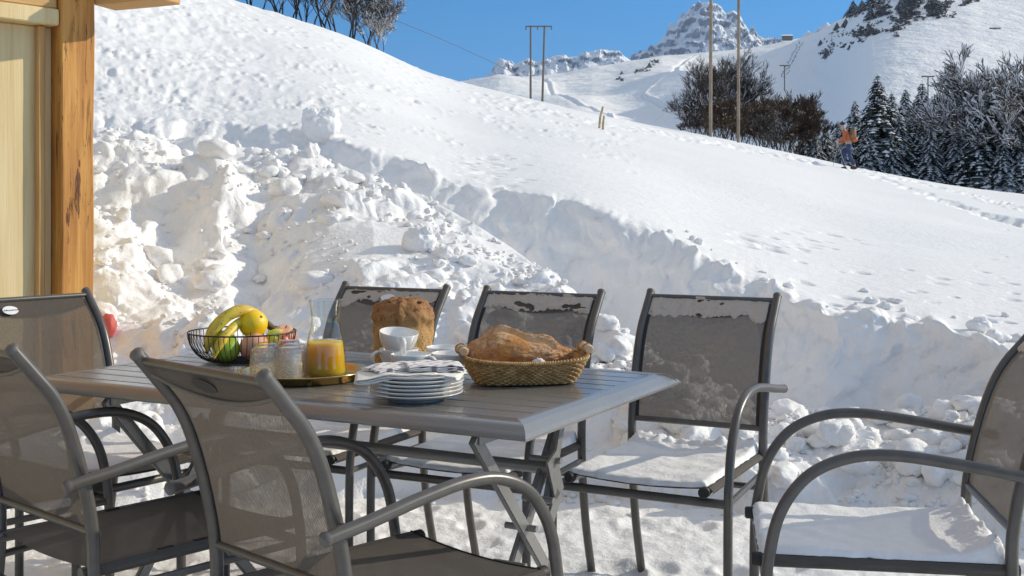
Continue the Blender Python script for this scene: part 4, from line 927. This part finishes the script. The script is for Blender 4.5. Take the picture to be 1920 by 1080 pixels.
for v_ in bm.verts:
    p = v_.co; x = p.x; w = 1.0 - .30 * max(0, x) ** 1.2; hgt = .95 - .30 * sstep(-.45, .35, x) - .12 * sstep(.5, 1, x) + .10 * math.exp(-((x + .45) / .25) ** 2) + .05 * math.exp(-((x - .45) / .2) ** 2)
    q_ = Vector((x * .136, p.y * .060 * w, max(p.z, -.55) * .062 * hgt)); g0 = 0
    for (cx_, sl_) in cuts:   # slanting slashes
        dx = (p.y - cx_ - sl_ * x + .05 * math.sin(x * 9)); gg = math.exp(-(dx / .10) ** 2) * sstep(.25, .5, p.z) * (1 - sstep(.65, .85, abs(x))); ear = math.exp(-((dx - .17) / .07) ** 2) * sstep(.2, .5, p.z) * (1 - sstep(.6, .8, abs(x)))
        q_ *= (1 - .19 * gg); q_.z += .016 * ear * hgt; g0 = max(g0, gg)
    n_ = fbm3(p * 2.2, 4) * .05 + fbm3(p * 7, 3) * .02; q_ *= 1 + n_ + .022 * abs(mnoise.noise(p * 11)) + .012 * mnoise.noise(p * 24); v_.co = q_ + Vector((0, 0, .070)); gv.append(float(g0))
bm.verts.index_update(); mb = MB(); mb.addbm(bm); o = mb.build('crust', M['crust_gold'], ld)
at_ = o.data.attributes.new('groove', 'FLOAT', 'POINT'); at_.data.foreach_set('value', gv)
mb = MB(); mb.blob((.035, -.062, .058), (.014, .006, .010), 3, lambda p: 1 + .4 * fbm3(p * 2)); o = mb.build('napkin_corner', M['napkin_plain']); o.location = bkc + Vector((0, 0, 0)); o.name = 'paper_napkin'; tag(o, 'crumpled white paper corner sticking up inside the bread basket', 'napkin')
# ------------------------------------------------------------------ timber chalet corner
AX = Vector((.68, .733, 0)).normalized(); NX = Vector((AX.y, -AX.x, 0))
ch = empty('chalet', (-1.95, 5.0, 0), math.atan2(AX.y, AX.x)); tag(ch, 'timber chalet corner with a rough squared post at the left edge', 'chalet')
Pz = lambda px, py, d: H - (py - HOR) / F * d
# local frame: x along the wall (to the right and away), y inward, z up. post right edge at px 177
post_r = Vector((-.3559 * 5.14, 5.14, 0)); inv = Matrix.Rotation(-ch.rotation_euler.z, 4, 'Z'); lr = inv @ (post_r - ch.location)
xr = lr.x; yf = lr.y; pw_ = .150
def rough_box(name, x0, x1, y0, y1, z0, z1, mat, parent, amp=.004, res=.03, axis=2):
    mb = MB(); s = Vector((x1 - x0, y1 - y0, z1 - z0)); c = Vector((x0 + x1, y0 + y1, z0 + z1)) / 2
    bm = bmesh.new(); bmesh.ops.create_cube(bm, size=1.0); bmesh.ops.scale(bm, vec=s, verts=bm.verts); bmesh.ops.bevel(bm, geom=list(bm.edges), offset=.006, segments=1, affect='EDGES')
    cuts = int(max(s) / res)
    es = [e for e in bm.edges if abs((e.verts[0].co - e.verts[1].co)[axis]) > s[axis] * .5]
    bmesh.ops.subdivide_edges(bm, edges=es, cuts=min(90, cuts), use_grid_fill=True)
    for v in bm.verts:
        q = v.co + c; sc = [9, 9, 9]; sc[axis] = 2.2
        v.co += Vector([amp * fbm3((q.x * sc[0] + k * 7, q.y * sc[1], q.z * sc[2]), 3) for k in range(3)])
    bmesh.ops.translate(bm, vec=c, verts=bm.verts); mb.addbm(bm, False); return mb.build(name, mat, parent)
rough_box('corner_post', xr - pw_, xr, yf, yf + .20, .05, 3.2, M['wood_post'], ch, .005)
wy = yf + .085                                             # wall panel plane
rough_box('wall_panel', xr - 9.0, xr - pw_ - .001, wy, wy + .05, .25, 1.963, M['wood_panel'], ch, .001)
rough_box('batten', xr - .230, xr - .196, wy - .036, wy - .002, .25, 1.963, M['wood_batten'], ch, .002)
rough_box('lintel_board', xr - 9.0, xr - pw_ - .002, wy - .075, wy + .02, 1.965, 2.035, M['wood_panel'], ch, .002, axis=0)
rough_box('top_beam', xr - 9.0, xr - pw_ - .002, wy - .055, wy + .05, 2.038, 2.28, M['wood_beam'], ch, .003, axis=0)
ev = rough_box('eave_beam', 0, .34, 0, .16, 0, .14, M['wood_beam'], ch, .003, axis=0)
ev.location = (xr + .003, yf + .02, 2.075); ev.rotation_euler = (0, R(-1.5), R(-64))
rough_box('upper_wall', xr - 9.0, xr - .05, wy + .02, wy + .1, 2.285, 5.4, M['wood_post'], ch, .001)
rough_box('side_wall', xr - .17, xr - .06, yf + .205, yf + 2.2, .3, 3.0, M['wood_panel'], ch, .002)
# unidentified red thing half buried beside the chalet
simple('red_surface', (.55, .10, .09), .6)
p = surf(205, 622); mb = MB(); mb.blob((0, -.02, .03), (.042, .035, .060), 4, lambda v: 1 + .10 * mnoise.noise(v * 2)); o = mb.build('red_object', M['red_surface']); o.location = p; tag(o, 'small red object half buried in snow behind the badge chair', 'plastic object')

# ------------------------------------------------------------------ poles, wire, stakes
simple('pole_wood', (.27, .21, .15), .8, var=.25, scale=3, bump=.3, bscale=20); simple('pole_dark', (.16, .14, .12), .8); simple('wire', (.05, .05, .05), .5); simple('stake_wood', (.45, .35, .22), .8, var=.3, scale=10)
for (px, py, d, r_, lab) in ((1332, 252, 44, .066, 'left one of the two tall bare wooden poles rising out of the picture'), (1384, 266, 44, .060, 'right one of the two tall bare wooden poles rising out of the picture')):
    b = W(px, py + 8, d); mb = MB(); mb.tube([b + Vector((0, 0, -1)), b + Vector((.02, 0, 5)), b + Vector((.035, 0, 9.5))], [r_, r_ * .95, r_ * .85], 12); o = mb.build('utility_pole', M['pole_wood']); tag(o, lab, 'pole', 'tall wooden line poles')
hp = empty('pylon', W(1007, 176, 100)); tag(hp, 'distant H shaped frame of two wooden poles with a crossbar on the snowy crest', 'pylon')
def hp_l(px, py): return W(px, py, 100) - hp.location
for a, b in (((995, 186), (995, 48)), ((1017, 192), (1021, 48))):
    mb = MB(); mb.tube([hp_l(*a), hp_l(*b)], [.10, .08], 8); mb.build('pole', M['pole_dark'], hp)
mb = MB(); mb.tube([hp_l(985, 49.5), hp_l(1035, 49.5)], .06, 6); mb.build('crossbar', M['pole_dark'], hp)
for px in (986, 1008, 1034):
    mb = MB(); mb.tube([hp_l(px, 50), hp_l(px, 56)], .05, 6); mb.build('insulator', M['pole_dark'], hp)
wr = empty('power_line', W(830, 90, 101)); tag(wr, 'thin dark power line sagging down across the blue sky left of the frame', 'wire')
mb = MB(); mb.tube([W(500 + 40 * k, -45 + 11.6 * (k - 0) * (1 + .0) + (.35 * k * k), 70 + 3 * k) - wr.location for k in range(13)], .022, 5, cap=False); mb.build('cable', M['wire'], wr)
for (px, py, lean, h_, lab) in ((1123, 240, (.12, 0), .62, 'taller weathered wooden stake leaning right on the bare snow slope'), (1130, 243, (.07, 0), .40, 'shorter weathered stake close beside the taller one on the slope')):
    b = surf(px, py); s_ = b.y / F; mb = MB(); hh = h_ * b.y * .0295 ; mb.tube([b + Vector((0, 0, -.1)), b + Vector((lean[0] * hh * .5, 0, hh * .5)), b + Vector((lean[0] * hh * 1.6, 0, hh))], [s_ * 2.6, s_ * 2.3, s_ * 2.2], 7); o = mb.build('wooden_stake', M['stake_wood']); tag(o, lab, 'stake')
# ski lift pylons on the mountain
def lift(px, py, d, h_, lab):
    b = W(px, py, d); root = empty('lift_pylon', b); tag(root, lab, 'ski lift pylon'); mb = MB(); mb.tube([(0, 0, -8), (0, 0, h_)], h_ * .045, 6); mb.build('mast', M['pole_dark'], root)
    mb = MB(); mb.tube([(-h_ * .42, 0, h_), (h_ * .42, 0, h_)], h_ * .05, 6); mb.build('crossarm', M['pole_dark'], root)
lift(1866, 78, 700, 8, 'ski lift pylon high on the sunny slope at the upper right'); lift(1740, 172, 500, 6.5, 'ski lift pylon showing just above the snowy spruces'); lift(1471, 145, 700, 7, 'pale ski lift pylon at the foot of the shaded slope')
hut = empty('mountain_hut', W(1476, 73, 1680)); tag(hut, 'tiny dark hut on the skyline between the rocky peak and the right mountain', 'hut')
mb = MB(); mb.box((0, 0, 1), (14, 8, 6), None, .2); mb.build('wall', M['pole_dark'], hut); mb = MB(); mb.add([(-8, -5, 3.9), (8, -5, 3.9), (8, 5, 3.9), (-8, 5, 3.9), (-7.5, 0, 6.2), (7.5, 0, 6.2)], [(0, 1, 5, 4), (3, 4, 5, 2), (0, 4, 3), (1, 2, 5)], False); mb.build('roof', M['snow'], hut)

# ------------------------------------------------------------------ trees
simple('needles', (.030, .045, .038), .7, var=.35, scale=2); simple('bark', (.085, .07, .06), .85, var=.3, scale=3); simple('twig', (.065, .052, .045), .85, var=.25, scale=2); simple('twig_brown', (.095, .06, .038), .85, var=.25, scale=2)
simple('tree_snow', (.84, .85, .88), .7, var=.03)
def quadarr(P): V_ = np.array(P, float).reshape(-1, 3); return V_, np.arange(len(V_)).reshape(-1, 4)
def spruce(h, seed, snowy=.5, wide=.20):
    rs = random.Random(seed); root = empty('spruce'); mb = MB(); mb.tube([(0, 0, -1), (0, 0, h * .5), (0, 0, h)], [h * .018, h * .011, .01], 6); mb.build('trunk', M['bark'], root)
    G = []; S = []; z = h * .04; lv = 0
    while z < h * .985:
        f = z / h; L = h * wide * (1 - f) ** .85 * rs.uniform(.85, 1.12) + .06; nb = int(9 - 3 * f) ; off = rs.random() * 6
        for b in range(nb):
            a = off + 2 * PI * b / nb + rs.uniform(-.25, .25); l = L * rs.uniform(.7, 1.15); d = Vector((math.cos(a), math.sin(a), 0)); sd = Vector((-d.y, d.x, 0)); n = max(3, int(5 + l * 3))
            drop = rs.uniform(.28, .5)
            def pt(t): return Vector((0, 0, z)) + d * (l * t) + Vector((0, 0, .12 * l * math.sin(PI * t) - drop * l * t * t))
            for k in range(n):
                t0, t1 = k / n, (k + 1) / n; p0, p1 = pt(t0), pt(t1); w0 = l * .24 * math.sin(PI * min(1, .25 + t0 * .75)) + .02
                for s in (-1, 1):
                    tip = p1 + sd * s * w0 * rs.uniform(.7, 1.3) + Vector((0, 0, -w0 * rs.uniform(.25, .8))) + d * l * .08
                    m_ = (p0 + p1) / 2
                    G += [p0, m_ + sd * s * w0 * .35, tip, p1 - Vector((0, 0, .03))]
                    if rs.random() < .5: t2 = m_ + sd * s * w0 * .4 + Vector((0, 0, -w0 * rs.uniform(.5, 1.0))); G += [p0, t2, t2 + (p1 - p0) * .5, p1]
                if t0 > .2 and rs.random() < snowy:
                    w1 = w0 * rs.uniform(.9, 1.7); up = Vector((0, 0, .03 + .02 * h * .1)); j = Vector((rs.uniform(-.02, .02), rs.uniform(-.02, .02), 0))
                    S += [p0 + up, m_ + sd * w1 * .8 + up * .2, p1 + up + j + d * l * .07, m_ - sd * w1 * .8 + up * .2]
        z += h * .030 * rs.uniform(.8, 1.2) * (1.25 - .5 * f); lv += 1
    V_, Q = quadarr([p[:] for p in G]); npmesh('foliage', V_, Q, M['needles'], False, root)
    V_, Q = quadarr([p[:] for p in S]); tag(npmesh('snow_load', V_, Q, M['tree_snow'], False, root), kind='stuff')
    return root
def leafless(h, seed, spread=.5, snowy=.3, depth=5, twig='twig', stems=3, r0=.010, upb=.35, rmin=.0):
    rs = random.Random(seed); root = empty('bare_tree'); mbT = MB(); mbW = MB(); SN = []
    def grow(p, d, l, r_, lev):
        r_ = max(r_, rmin)
        n = 3; pts = [p]; dd = d.copy()
        for k in range(n):
            dd = (dd + Vector((rs.gauss(0, .13), rs.gauss(0, .13), rs.gauss(.02, .08)))).normalized(); pts.append(pts[-1] + dd * l / n)
        rad = [r_ * (1 - .35 * k / n) for k in range(n + 1)]
        (mbT if lev <= 1 else mbW).tube(pts, rad, 5 if lev <= 1 else 3, cap=False)
        if lev >= (1 if snowy > .2 else 3) and rs.random() < snowy:
            for k in range(n):
                a, b = pts[k], pts[k + 1]; w = Vector((rad[k] * 1.2 + .022 * h * .12 * rs.uniform(.4, 1.8), 0, 0)); u = Vector((0, 0, rad[k] + .012)); SN.extend([a - w + u, b - w + u, b + w + u, a + w + u])
                SN.extend([a + u * 1.8 + w, b + u * 1.8 + w, b - u * .2 - w * .2, a - u * .2 - w * .2])
        if lev < depth:
            m = rs.choice((2, 3, 3)) if lev else 4
            for q in range(m + (1 if lev > 1 else 0)):
                t = rs.uniform(.35, 1.0) if q else 1.0; i = min(n - 1, int(t * n)); pp = pts[i].lerp(pts[i + 1], t * n - i) if t < 1 else pts[-1]
                ax = Vector((rs.gauss(0, 1), rs.gauss(0, 1), rs.gauss(0, .6))).normalized(); nd = (dd + ax * spread * rs.uniform(.6, 1.2) + Vector((0, 0, upb * .4))).normalized()
                grow(pp, nd, l * rs.uniform(.58, .82), rad[-1] * rs.uniform(.5, .72), lev + 1)
    for s in range(stems):
        a = rs.random() * 6.28; grow(Vector((rs.gauss(0, .04 * h), rs.gauss(0, .04 * h), -.3)), Vector((math.cos(a) * .28, math.sin(a) * .28, 1)).normalized(), h * .34 * rs.uniform(.85, 1.1), h * r0 * 1.5, 0)
    mbT.build('trunk', M['bark'], root); mbW.build('branches', M[twig], root)
    if SN: V_, Q = quadarr([p[:] for p in SN]); tag(npmesh('snow_load', V_, Q, M['tree_snow'], False, root), kind='stuff')
    return root
SPR = [spruce(6, 1, .6, .36), spruce(6, 2, .9, .38), spruce(6, 3, 1.0, .32), spruce(6, 4, .8, .44)]; used = set()
def place(src, name_idx, px, py_top, d, base_py, lab, cat, grp, hgt0=6.0, rz=0):
    k = id(src); o = src if k not in used else copy_tree(src); used.add(k)
    zt = H - (py_top - HOR) / F * d; zb = H - (base_py - HOR) / F * d; s = (zt - zb) / hgt0; o.location = ((px - 960) / F * d, d, zb); o.scale = (s, s, s); o.rotation_euler = (0, 0, rz); tag(o, lab, cat, grp); return o
sg = 'snowy spruces beyond the crest'
SPL = [(1645, 138, 58, 330, 0, 'tallest dark snowy spruce, directly right of the walker'), (1603, 188, 63, 325, 1, 'spruce right behind the walker with the orange pack'), (1515, 212, 66, 305, 0, 'leftmost small spruce at the right end of the brown brush'),
 (1548, 232, 66, 310, 2, 'low pale spruce just left of the walker'), (1572, 226, 68, 312, 1, 'second small pale spruce, touching the walker from behind'), (1672, 170, 64, 335, 2, 'narrow frosted spruce rising right behind the tallest one'),
 (1698, 166, 66, 335, 1, 'frosted spruce second to the right of the tallest one'), (1729, 150, 66, 340, 2, 'slim tall frosted spruce in the middle of the row below the lift pylon'), (1708, 205, 60, 338, 3, 'shorter spruce in front between the slim frosted ones'),
 (1778, 156, 66, 345, 0, 'dark pointed spruce right of the row middle'), (1760, 190, 60, 345, 3, 'broad spruce in front of the dark pointed one'), (1815, 160, 65, 350, 1, 'spruce left of the big snowy leafless trees'),
 (1840, 185, 60, 352, 3, 'broad spruce before the big snowy leafless trees'), (1745, 230, 57, 342, 2, 'small front spruce at the snow edge in the row middle'), (1795, 235, 57, 348, 1, 'small front spruce at the snow edge under the dark pointed one'), (1625, 240, 57, 325, 3, 'low bushy spruce at the left foot of the tallest one'), (1672, 250, 57, 332, 1, 'low bushy spruce at the right foot of the tallest one'), (1530, 250, 60, 308, 3, 'low bushy spruce at the end of the brown brush')]
SPL += [(1588, 246, 57, 318, 1, 'low spruce between the walker and the tallest one'), (1686, 215, 58, 334, 3, 'full spruce between the tallest one and the slim frosted row'), (1728, 225, 58, 338, 0, 'dark mid height spruce below the lift pylon'), (1782, 215, 58, 344, 3, 'full bodied spruce under the dark pointed one'), (1822, 225, 57, 350, 3, 'full bodied spruce at the left foot of the snowy leafless trees'), (1858, 200, 61, 354, 1, 'frosted spruce standing among the snowy leafless trees'), (1800, 195, 63, 348, 2, 'narrow spruce squeezed right of the dark pointed one'), (1752, 178, 68, 342, 1, 'frosted spruce just right of the slim tall one'), (1716, 185, 69, 338, 0, 'dark spruce hidden behind the slim tall one'), (1880, 260, 54, 356, 3, 'low full spruce near the right edge at the snow line'), (1910, 250, 54, 360, 3, 'last low full spruce before the right edge'), (1862, 172, 57, 356, 1, 'tall frosted spruce in front of the leftmost snow laden leafless tree'), (1902, 190, 56, 360, 2, 'tall frosted spruce in front of the right edge leafless trees'), (1838, 200, 55, 352, 0, 'dark spruce a step left of the snow laden leafless trees'), (1935, 210, 54, 362, 1, 'spruce cut by the right edge of the picture')]
for i, (px, pt_, d, bp, k, lab) in enumerate(SPL): place(SPR[k], i, px, pt_, d, bp + 8, lab, 'spruce', sg, rz=i * 1.3)
LT = leafless(6, 11, .5, .07, 6, 'twig', 3, .006, rmin=.010); LB = leafless(6, 12, .55, .03, 6, 'twig_brown', 6, .006, rmin=.020); LS = leafless(6, 13, .66, .42, 6, 'twig', 3, .010, rmin=.014); LH = leafless(6, 15, .5, .3, 6, 'twig', 4, .006, rmin=.010)
gb = 'leafless brush behind the crest'
BR = [(1312, 158, LT, 'leftmost bushy leafless tree of the dark clump'), (1328, 112, LT, 'tall leafless tree just left of the left pole'), (1352, 96, LT, 'tallest leafless tree, between the two tall poles'), (1392, 128, LT, 'leafless tree right behind the right pole'), (1318, 190, LB, 'low dark brush at the left foot of the clump'), (1345, 190, LB, 'low dark brush between the feet of the two poles'), (1420, 192, LB, 'brown brush just right of the right pole'),
      (1448, 180, LB, 'brown brush in the middle of the hedge'), (1478, 172, LB, 'dense brown brush near the hedge end'), (1500, 190, LB, 'last brown brush before the first small spruce'), (1435, 205, LT, 'snow dusted low bush before the brown hedge'), (1465, 215, LT, 'second snow dusted low bush before the brown hedge'), (1375, 200, LT, 'snow dusted low bush beside the right pole foot'), (1302, 205, LB, 'lowest outermost shrub on the left of the clump'), (1328, 182, LB, 'dense brush filling the clump left of the left pole'), (1362, 178, LB, 'dense brush filling the clump between the poles'), (1400, 194, LB, 'dense brush just left of the right pole top twigs'), (1458, 190, LB, 'second layer brush in the middle of the hedge'), (1490, 195, LB, 'second layer brush at the hedge end'), (1436, 182, LB, 'tall brown brush one step right of the right pole')]
for i, (px, pt_, src, lab) in enumerate(BR): place(src, i, px, pt_, 55 + (i % 5) * 2, np.interp(px, CX, Cpy) + 14, lab, 'leafless tree', gb, rz=i * 1.7)
gs = 'big snow laden leafless trees at the right edge'
for i, (px, pt_, d, lab) in enumerate(((1868, 140, 60, 'snow laden leafless tree leftmost at the right edge'), (1900, 80, 56, 'snow laden leafless tree reaching highest at the right edge'), (1935, 70, 54, 'snow laden leafless tree cut by the right edge'), (1970, 100, 54, 'snow laden leafless tree just outside the right edge'))): place(LS, i, px, pt_, d, 372, lab, 'leafless tree', gs, rz=i * 2.1)
gh = 'bare trees on top of the hill'
for i, (px, bp, ht, lab) in enumerate(((478, 12, 170, 'leftmost bare tree trunk on the hilltop'), (520, 20, 180, 'bare trunk second from the left on the hilltop'), (545, 26, 170, 'bare tree on the hilltop left of the multi stemmed ones'), (578, 38, 180, 'slanting bare tree in the middle of the hilltop row'), (612, 50, 200, 'multi stemmed bare tree right of the hilltop row middle'), (650, 62, 210, 'biggest multi stemmed bare tree of the hilltop row'), (690, 74, 140, 'snow dusted fine branched tree at the right end of the hilltop row'), (712, 84, 90, 'lowest outermost bush at the right end of the hilltop row'))): place(LH, i, px, bp - ht, 51.5, bp + 12, lab, 'leafless tree', gh, rz=i * 1.9)
# scattered firs on the far slopes
fr = [(1478 + 114, 92, 8, 1), (1538, 84, 9, 0), (1550, 108, 14, 0), (1810, 107, 10, 0), (1600, 30, 26, 1), (1640, 14, 34, 1), (1617, 22, 20, 1), (1570, 56, 12, 1), (1585, 50, 14, 1), (1632, 36, 22, 0), (1715, 8, 30, 1), (1690, 18, 18, 1), (1222, 104, 6, 1), (1218, 128, 9, 1), (1165, 140, 6, 1)]
fl_ = ['lone fir on the far slope below the skyline', 'small fir at the left of the far slope', 'bushy pair like fir in the upper hollow of the far slope', 'lone small fir far right on the sunny slope', 'fir on the skyline left of the tallest skyline firs', 'tallest fir on the skyline of the right mountain', 'fir squeezed between the two skyline firs', 'tiny fir low on the left skyline', 'small fir next to the tiny skyline fir', 'fir just under the tallest skyline fir', 'big fir at the top edge of the picture', 'fir left of the one at the top edge', 'tiny tree on the crest of the middle hill', 'small bush just under the crest of the middle hill', 'tiny bush left on the middle hill']
for i, (px, py, h_, k) in enumerate(fr):
    q_ = on_patch('ski_mountain' if px > 1300 else 'middle_hill', px, py) or W(px, py, 1400)
    mbs = copy_tree(SPR[3]); s = (h_ / F * q_.y) / 6 * 1.15; mbs.location = q_ - Vector((0, 0, .3)); mbs.scale = (s * 1.5, s * 1.5, s); mbs.rotation_euler = (0, 0, i); mbs.name = 'fir'; tag(mbs, fl_[i], 'fir', 'dark firs dotted over the far slopes')

# ------------------------------------------------------------------ walker with an orange pack
def skinned(name, nodes, edges_, mat, parent, sub=2):
    me = bpy.data.meshes.new(name); me.from_pydata([n[0] for n in nodes], edges_, []); me.materials.append(mat); o = bpy.data.objects.new(name, me); COL.objects.link(o); o.parent = parent
    md = o.modifiers.new('skin', 'SKIN'); md.use_smooth_shade = True
    for i, n in enumerate(nodes): me.skin_vertices[0].data[i].radius = (n[1], n[1]) if not isinstance(n[1], tuple) else n[1]
    me.skin_vertices[0].data[0].use_root = True
    ms = o.modifiers.new('sub', 'SUBSURF'); ms.levels = ms.render_levels = sub; return o
simple('skin_tone', (.50, .30, .22), .6); simple('trousers_blue', (.035, .05, .12), .8, var=.3); simple('jacket_orange', (.45, .115, .04), .7, var=.2, scale=5); simple('pack_brown', (.22, .11, .06), .8, var=.4, scale=8); simple('hat_black', (.03, .03, .035), .8); simple('boot', (.04, .035, .03), .7); simple('ski_pole', (.5, .5, .52), .4); simple('sleeve_grey', (.25, .22, .28), .8)
wk = empty('person', surf(1592, 318), R(70)); tag(wk, 'walker in blue trousers and orange jacket with a pack, leaning forward up the snow', 'person')
wk.scale = (.86, .86, .86)
# local: +y forward. figure leans forward, one leg ahead
B = [((0, 0, .93), .115), ((0, .02, 1.05), .12), ((0, .09, 1.25), .135), ((0, .16, 1.40), .11), ((0, .19, 1.48), .05), ((0, .22, 1.58), .078), ((0, .24, 1.67), .07),
     ((.10, .02, .88), .085), ((.11, .22, .50), .058), ((.11, .16, .10), .042), ((.11, .28, .04), .04),
     ((-.10, .0, .88), .085), ((-.11, -.02, .50), .058), ((-.11, -.22, .12), .042), ((-.11, -.12, .04), .04),
     ((.19, .15, 1.38), .055), ((.25, .12, 1.12), .042), ((.24, .34, .98), .032), ((.24, .40, .96), .03),
     ((-.19, .15, 1.38), .055), ((-.25, .16, 1.12), .042), ((-.24, .38, 1.04), .032), ((-.24, .44, 1.03), .03)]
E_ = [(0, 1), (1, 2), (2, 3), (3, 4), (4, 5), (5, 6), (0, 7), (7, 8), (8, 9), (9, 10), (0, 11), (11, 12), (12, 13), (13, 14), (3, 15), (15, 16), (16, 17), (17, 18), (3, 19), (19, 20), (20, 21), (21, 22)]
for hb, sx in ((18, 1), (22, -1)):
    base = Vector(B[hb][0])
    for f in range(5):
        off = Vector(((f - 1.5) * .014 if f < 4 else -.03 * sx, .05 - .006 * abs(f - 1.5) if f < 4 else .02, -.012 if f < 4 else .01)); n0 = len(B); B.append(((base + off)[:], .009)); B.append(((base + off * 1.5 + Vector((0, 0, -.03)))[:], .008)); E_ += [(hb, n0), (n0, n0 + 1)]
skinned('body', B, E_, M['skin_tone'], wk)
skinned('trousers', [((0, .0, .95), .13), ((.10, .02, .86), .10), ((.11, .22, .50), .075), ((.11, .165, .14), .062), ((-.10, .0, .86), .10), ((-.11, -.02, .50), .075), ((-.11, -.21, .15), .062)], [(0, 1), (1, 2), (2, 3), (0, 4), (4, 5), (5, 6)], M['trousers_blue'], wk)
skinned('jacket', [((0, .01, .98), .15), ((0, .05, 1.15), .155), ((0, .11, 1.32), .16), ((0, .17, 1.45), .08), ((.20, .15, 1.38), .075), ((.26, .12, 1.12), .06), ((.245, .32, 1.0), .048), ((-.20, .15, 1.38), .075), ((-.26, .16, 1.12), .06), ((-.245, .36, 1.05), .048)], [(0, 1), (1, 2), (2, 3), (2, 4), (4, 5), (5, 6), (2, 7), (7, 8), (8, 9)], M['jacket_orange'], wk)
mb = MB(); mb.blob((0, -.13, 1.27), (.17, .13, .26), 4, lambda v: 1 + .08 * fbm3(v * 3)); mb.build('backpack', M['pack_brown'], wk)
mb = MB(); mb.blob((0, -.20, 1.10), (.15, .11, .10), 3, lambda v: 1 + .08 * fbm3(v * 3)); mb.build('pack_pocket', M['jacket_orange'], wk)
mb = MB(); mb.blob((0, .235, 1.69), (.095, .10, .07), 3); mb.blob((0, .235, 1.77), (.025, .025, .02), 2); mb.build('hat', M['hat_black'], wk)
for sx, fy, z0 in ((1, .20, .05), (-1, -.17, .06)): mb = MB(); mb.blob((sx * .11, fy, z0), (.055, .13, .065), 3); mb.build('boot', M['boot'], wk)
for sx, hy, hz, ty in ((1, .40, .96, .62), (-1, .44, 1.03, .05)): mb = MB(); mb.tube([(sx * .245, hy, hz + .06), (sx * .27, ty, -.02)], .009, 6); mb.build('walking_pole', M['ski_pole'], wk)
for (px, py) in ((497 + 1100, 119),): pass
skr = [(1602, 118, 'tiny skier on the piste at the edge of the blue shade'), (1622, 134, 'second tiny skier a little lower on the piste')]
for (px, py, lab) in skr:
    dd = 900; c = copy_tree(wk); s = (5.2 / F * dd) / 1.75; c.location = W(px, py, dd); c.scale = (s, s, s); tag(c, lab, 'person')

simple('scrubc', (.13, .12, .125), .9, var=.3, scale=.3)
# dark scrub covering the upper right mountain side
rs = random.Random(99); G = []
def tuft(p, r_):
    for k in range(16):
        a = rs.random() * 6.28; o_ = Vector((rs.gauss(0, .5), rs.gauss(0, .5), abs(rs.gauss(0, .55)))) * r_; u = Vector((math.cos(a), math.sin(a), rs.uniform(-.3, .9))).normalized() * r_ * .6; v = Vector((-math.sin(a), math.cos(a), rs.uniform(.2, 1))).normalized() * r_ * .35
        c_ = p + o_; G.extend([c_ - u, c_ - v, c_ + u, c_ + v])
for k in range(620):
    t_ = rs.random(); x = 1565 + 250 * t_ + rs.gauss(0, 14); y = 78 - 82 * t_ + rs.gauss(0, 5 + 5 * math.sin(t_ * 17)) + (8 if rs.random() < .4 else 0)
    if math.sin(x * .09) + math.sin(y * .3 + x * .02) + rs.gauss(0, .6) < .1: continue
    p = on_patch('ski_mountain', x, y)
    if p: tuft(p, rs.uniform(.7, 2.2))
for k in range(420):
    x = rs.uniform(1600, 1760); y = rs.uniform(-5, 32) ; p = on_patch('ski_mountain', x, y)
    if p and math.sin(x * .13) + math.sin(y * .5) > .5: tuft(p, rs.uniform(1.2, 3.0))
for k in range(46):  # dark tufts standing in for the shadows of a row of bumps
    t_ = k / 45; p = on_patch('ski_mountain', 1502 - 34 * t_ + rs.gauss(0, .8) + (3 if k % 2 else -3), 80 + 66 * t_)
    if p: tuft(p, .9)
for (x, y, n_, sp_) in ((1548, 100, 22, 5), (1165, 150, 12, 4), (1196, 134, 10, 4), (1228, 118, 14, 6), (1210, 132, 8, 5)):
    for k in range(n_):
        p = on_patch('ski_mountain' if x > 1300 else 'middle_hill', x + rs.gauss(0, sp_), y + rs.gauss(0, sp_ * .5))
        if p: tuft(p, 1.6)
V_, Q = quadarr([p[:] for p in G]); tag(npmesh('scrub', V_, Q, M['scrubc'], False), 'dark leafless scrub streaking the upper part of the right mountain, plus a row of dots for bump shadows', 'scrub', kind='stuff')
# ------------------------------------------------------------------ thin blue mountain air
hz = bpy.data.materials.new('air'); hz.use_nodes = True; hn = hz.node_tree; hn.nodes.clear(); ho = hn.nodes.new('ShaderNodeOutputMaterial'); hv = hn.nodes.new('ShaderNodeVolumePrincipled')
hv.inputs['Color'].default_value = (.62, .78, 1.0, 1); hv.inputs['Density'].default_value = .00005; hv.inputs['Anisotropy'].default_value = .2; hn.links.new(hv.outputs[0], ho.inputs['Volume'])
mb = MB(); mb.box((0, 3500, 560), (26000, 12000, 1300)); o = mb.build('haze', hz); tag(o, kind='stuff')
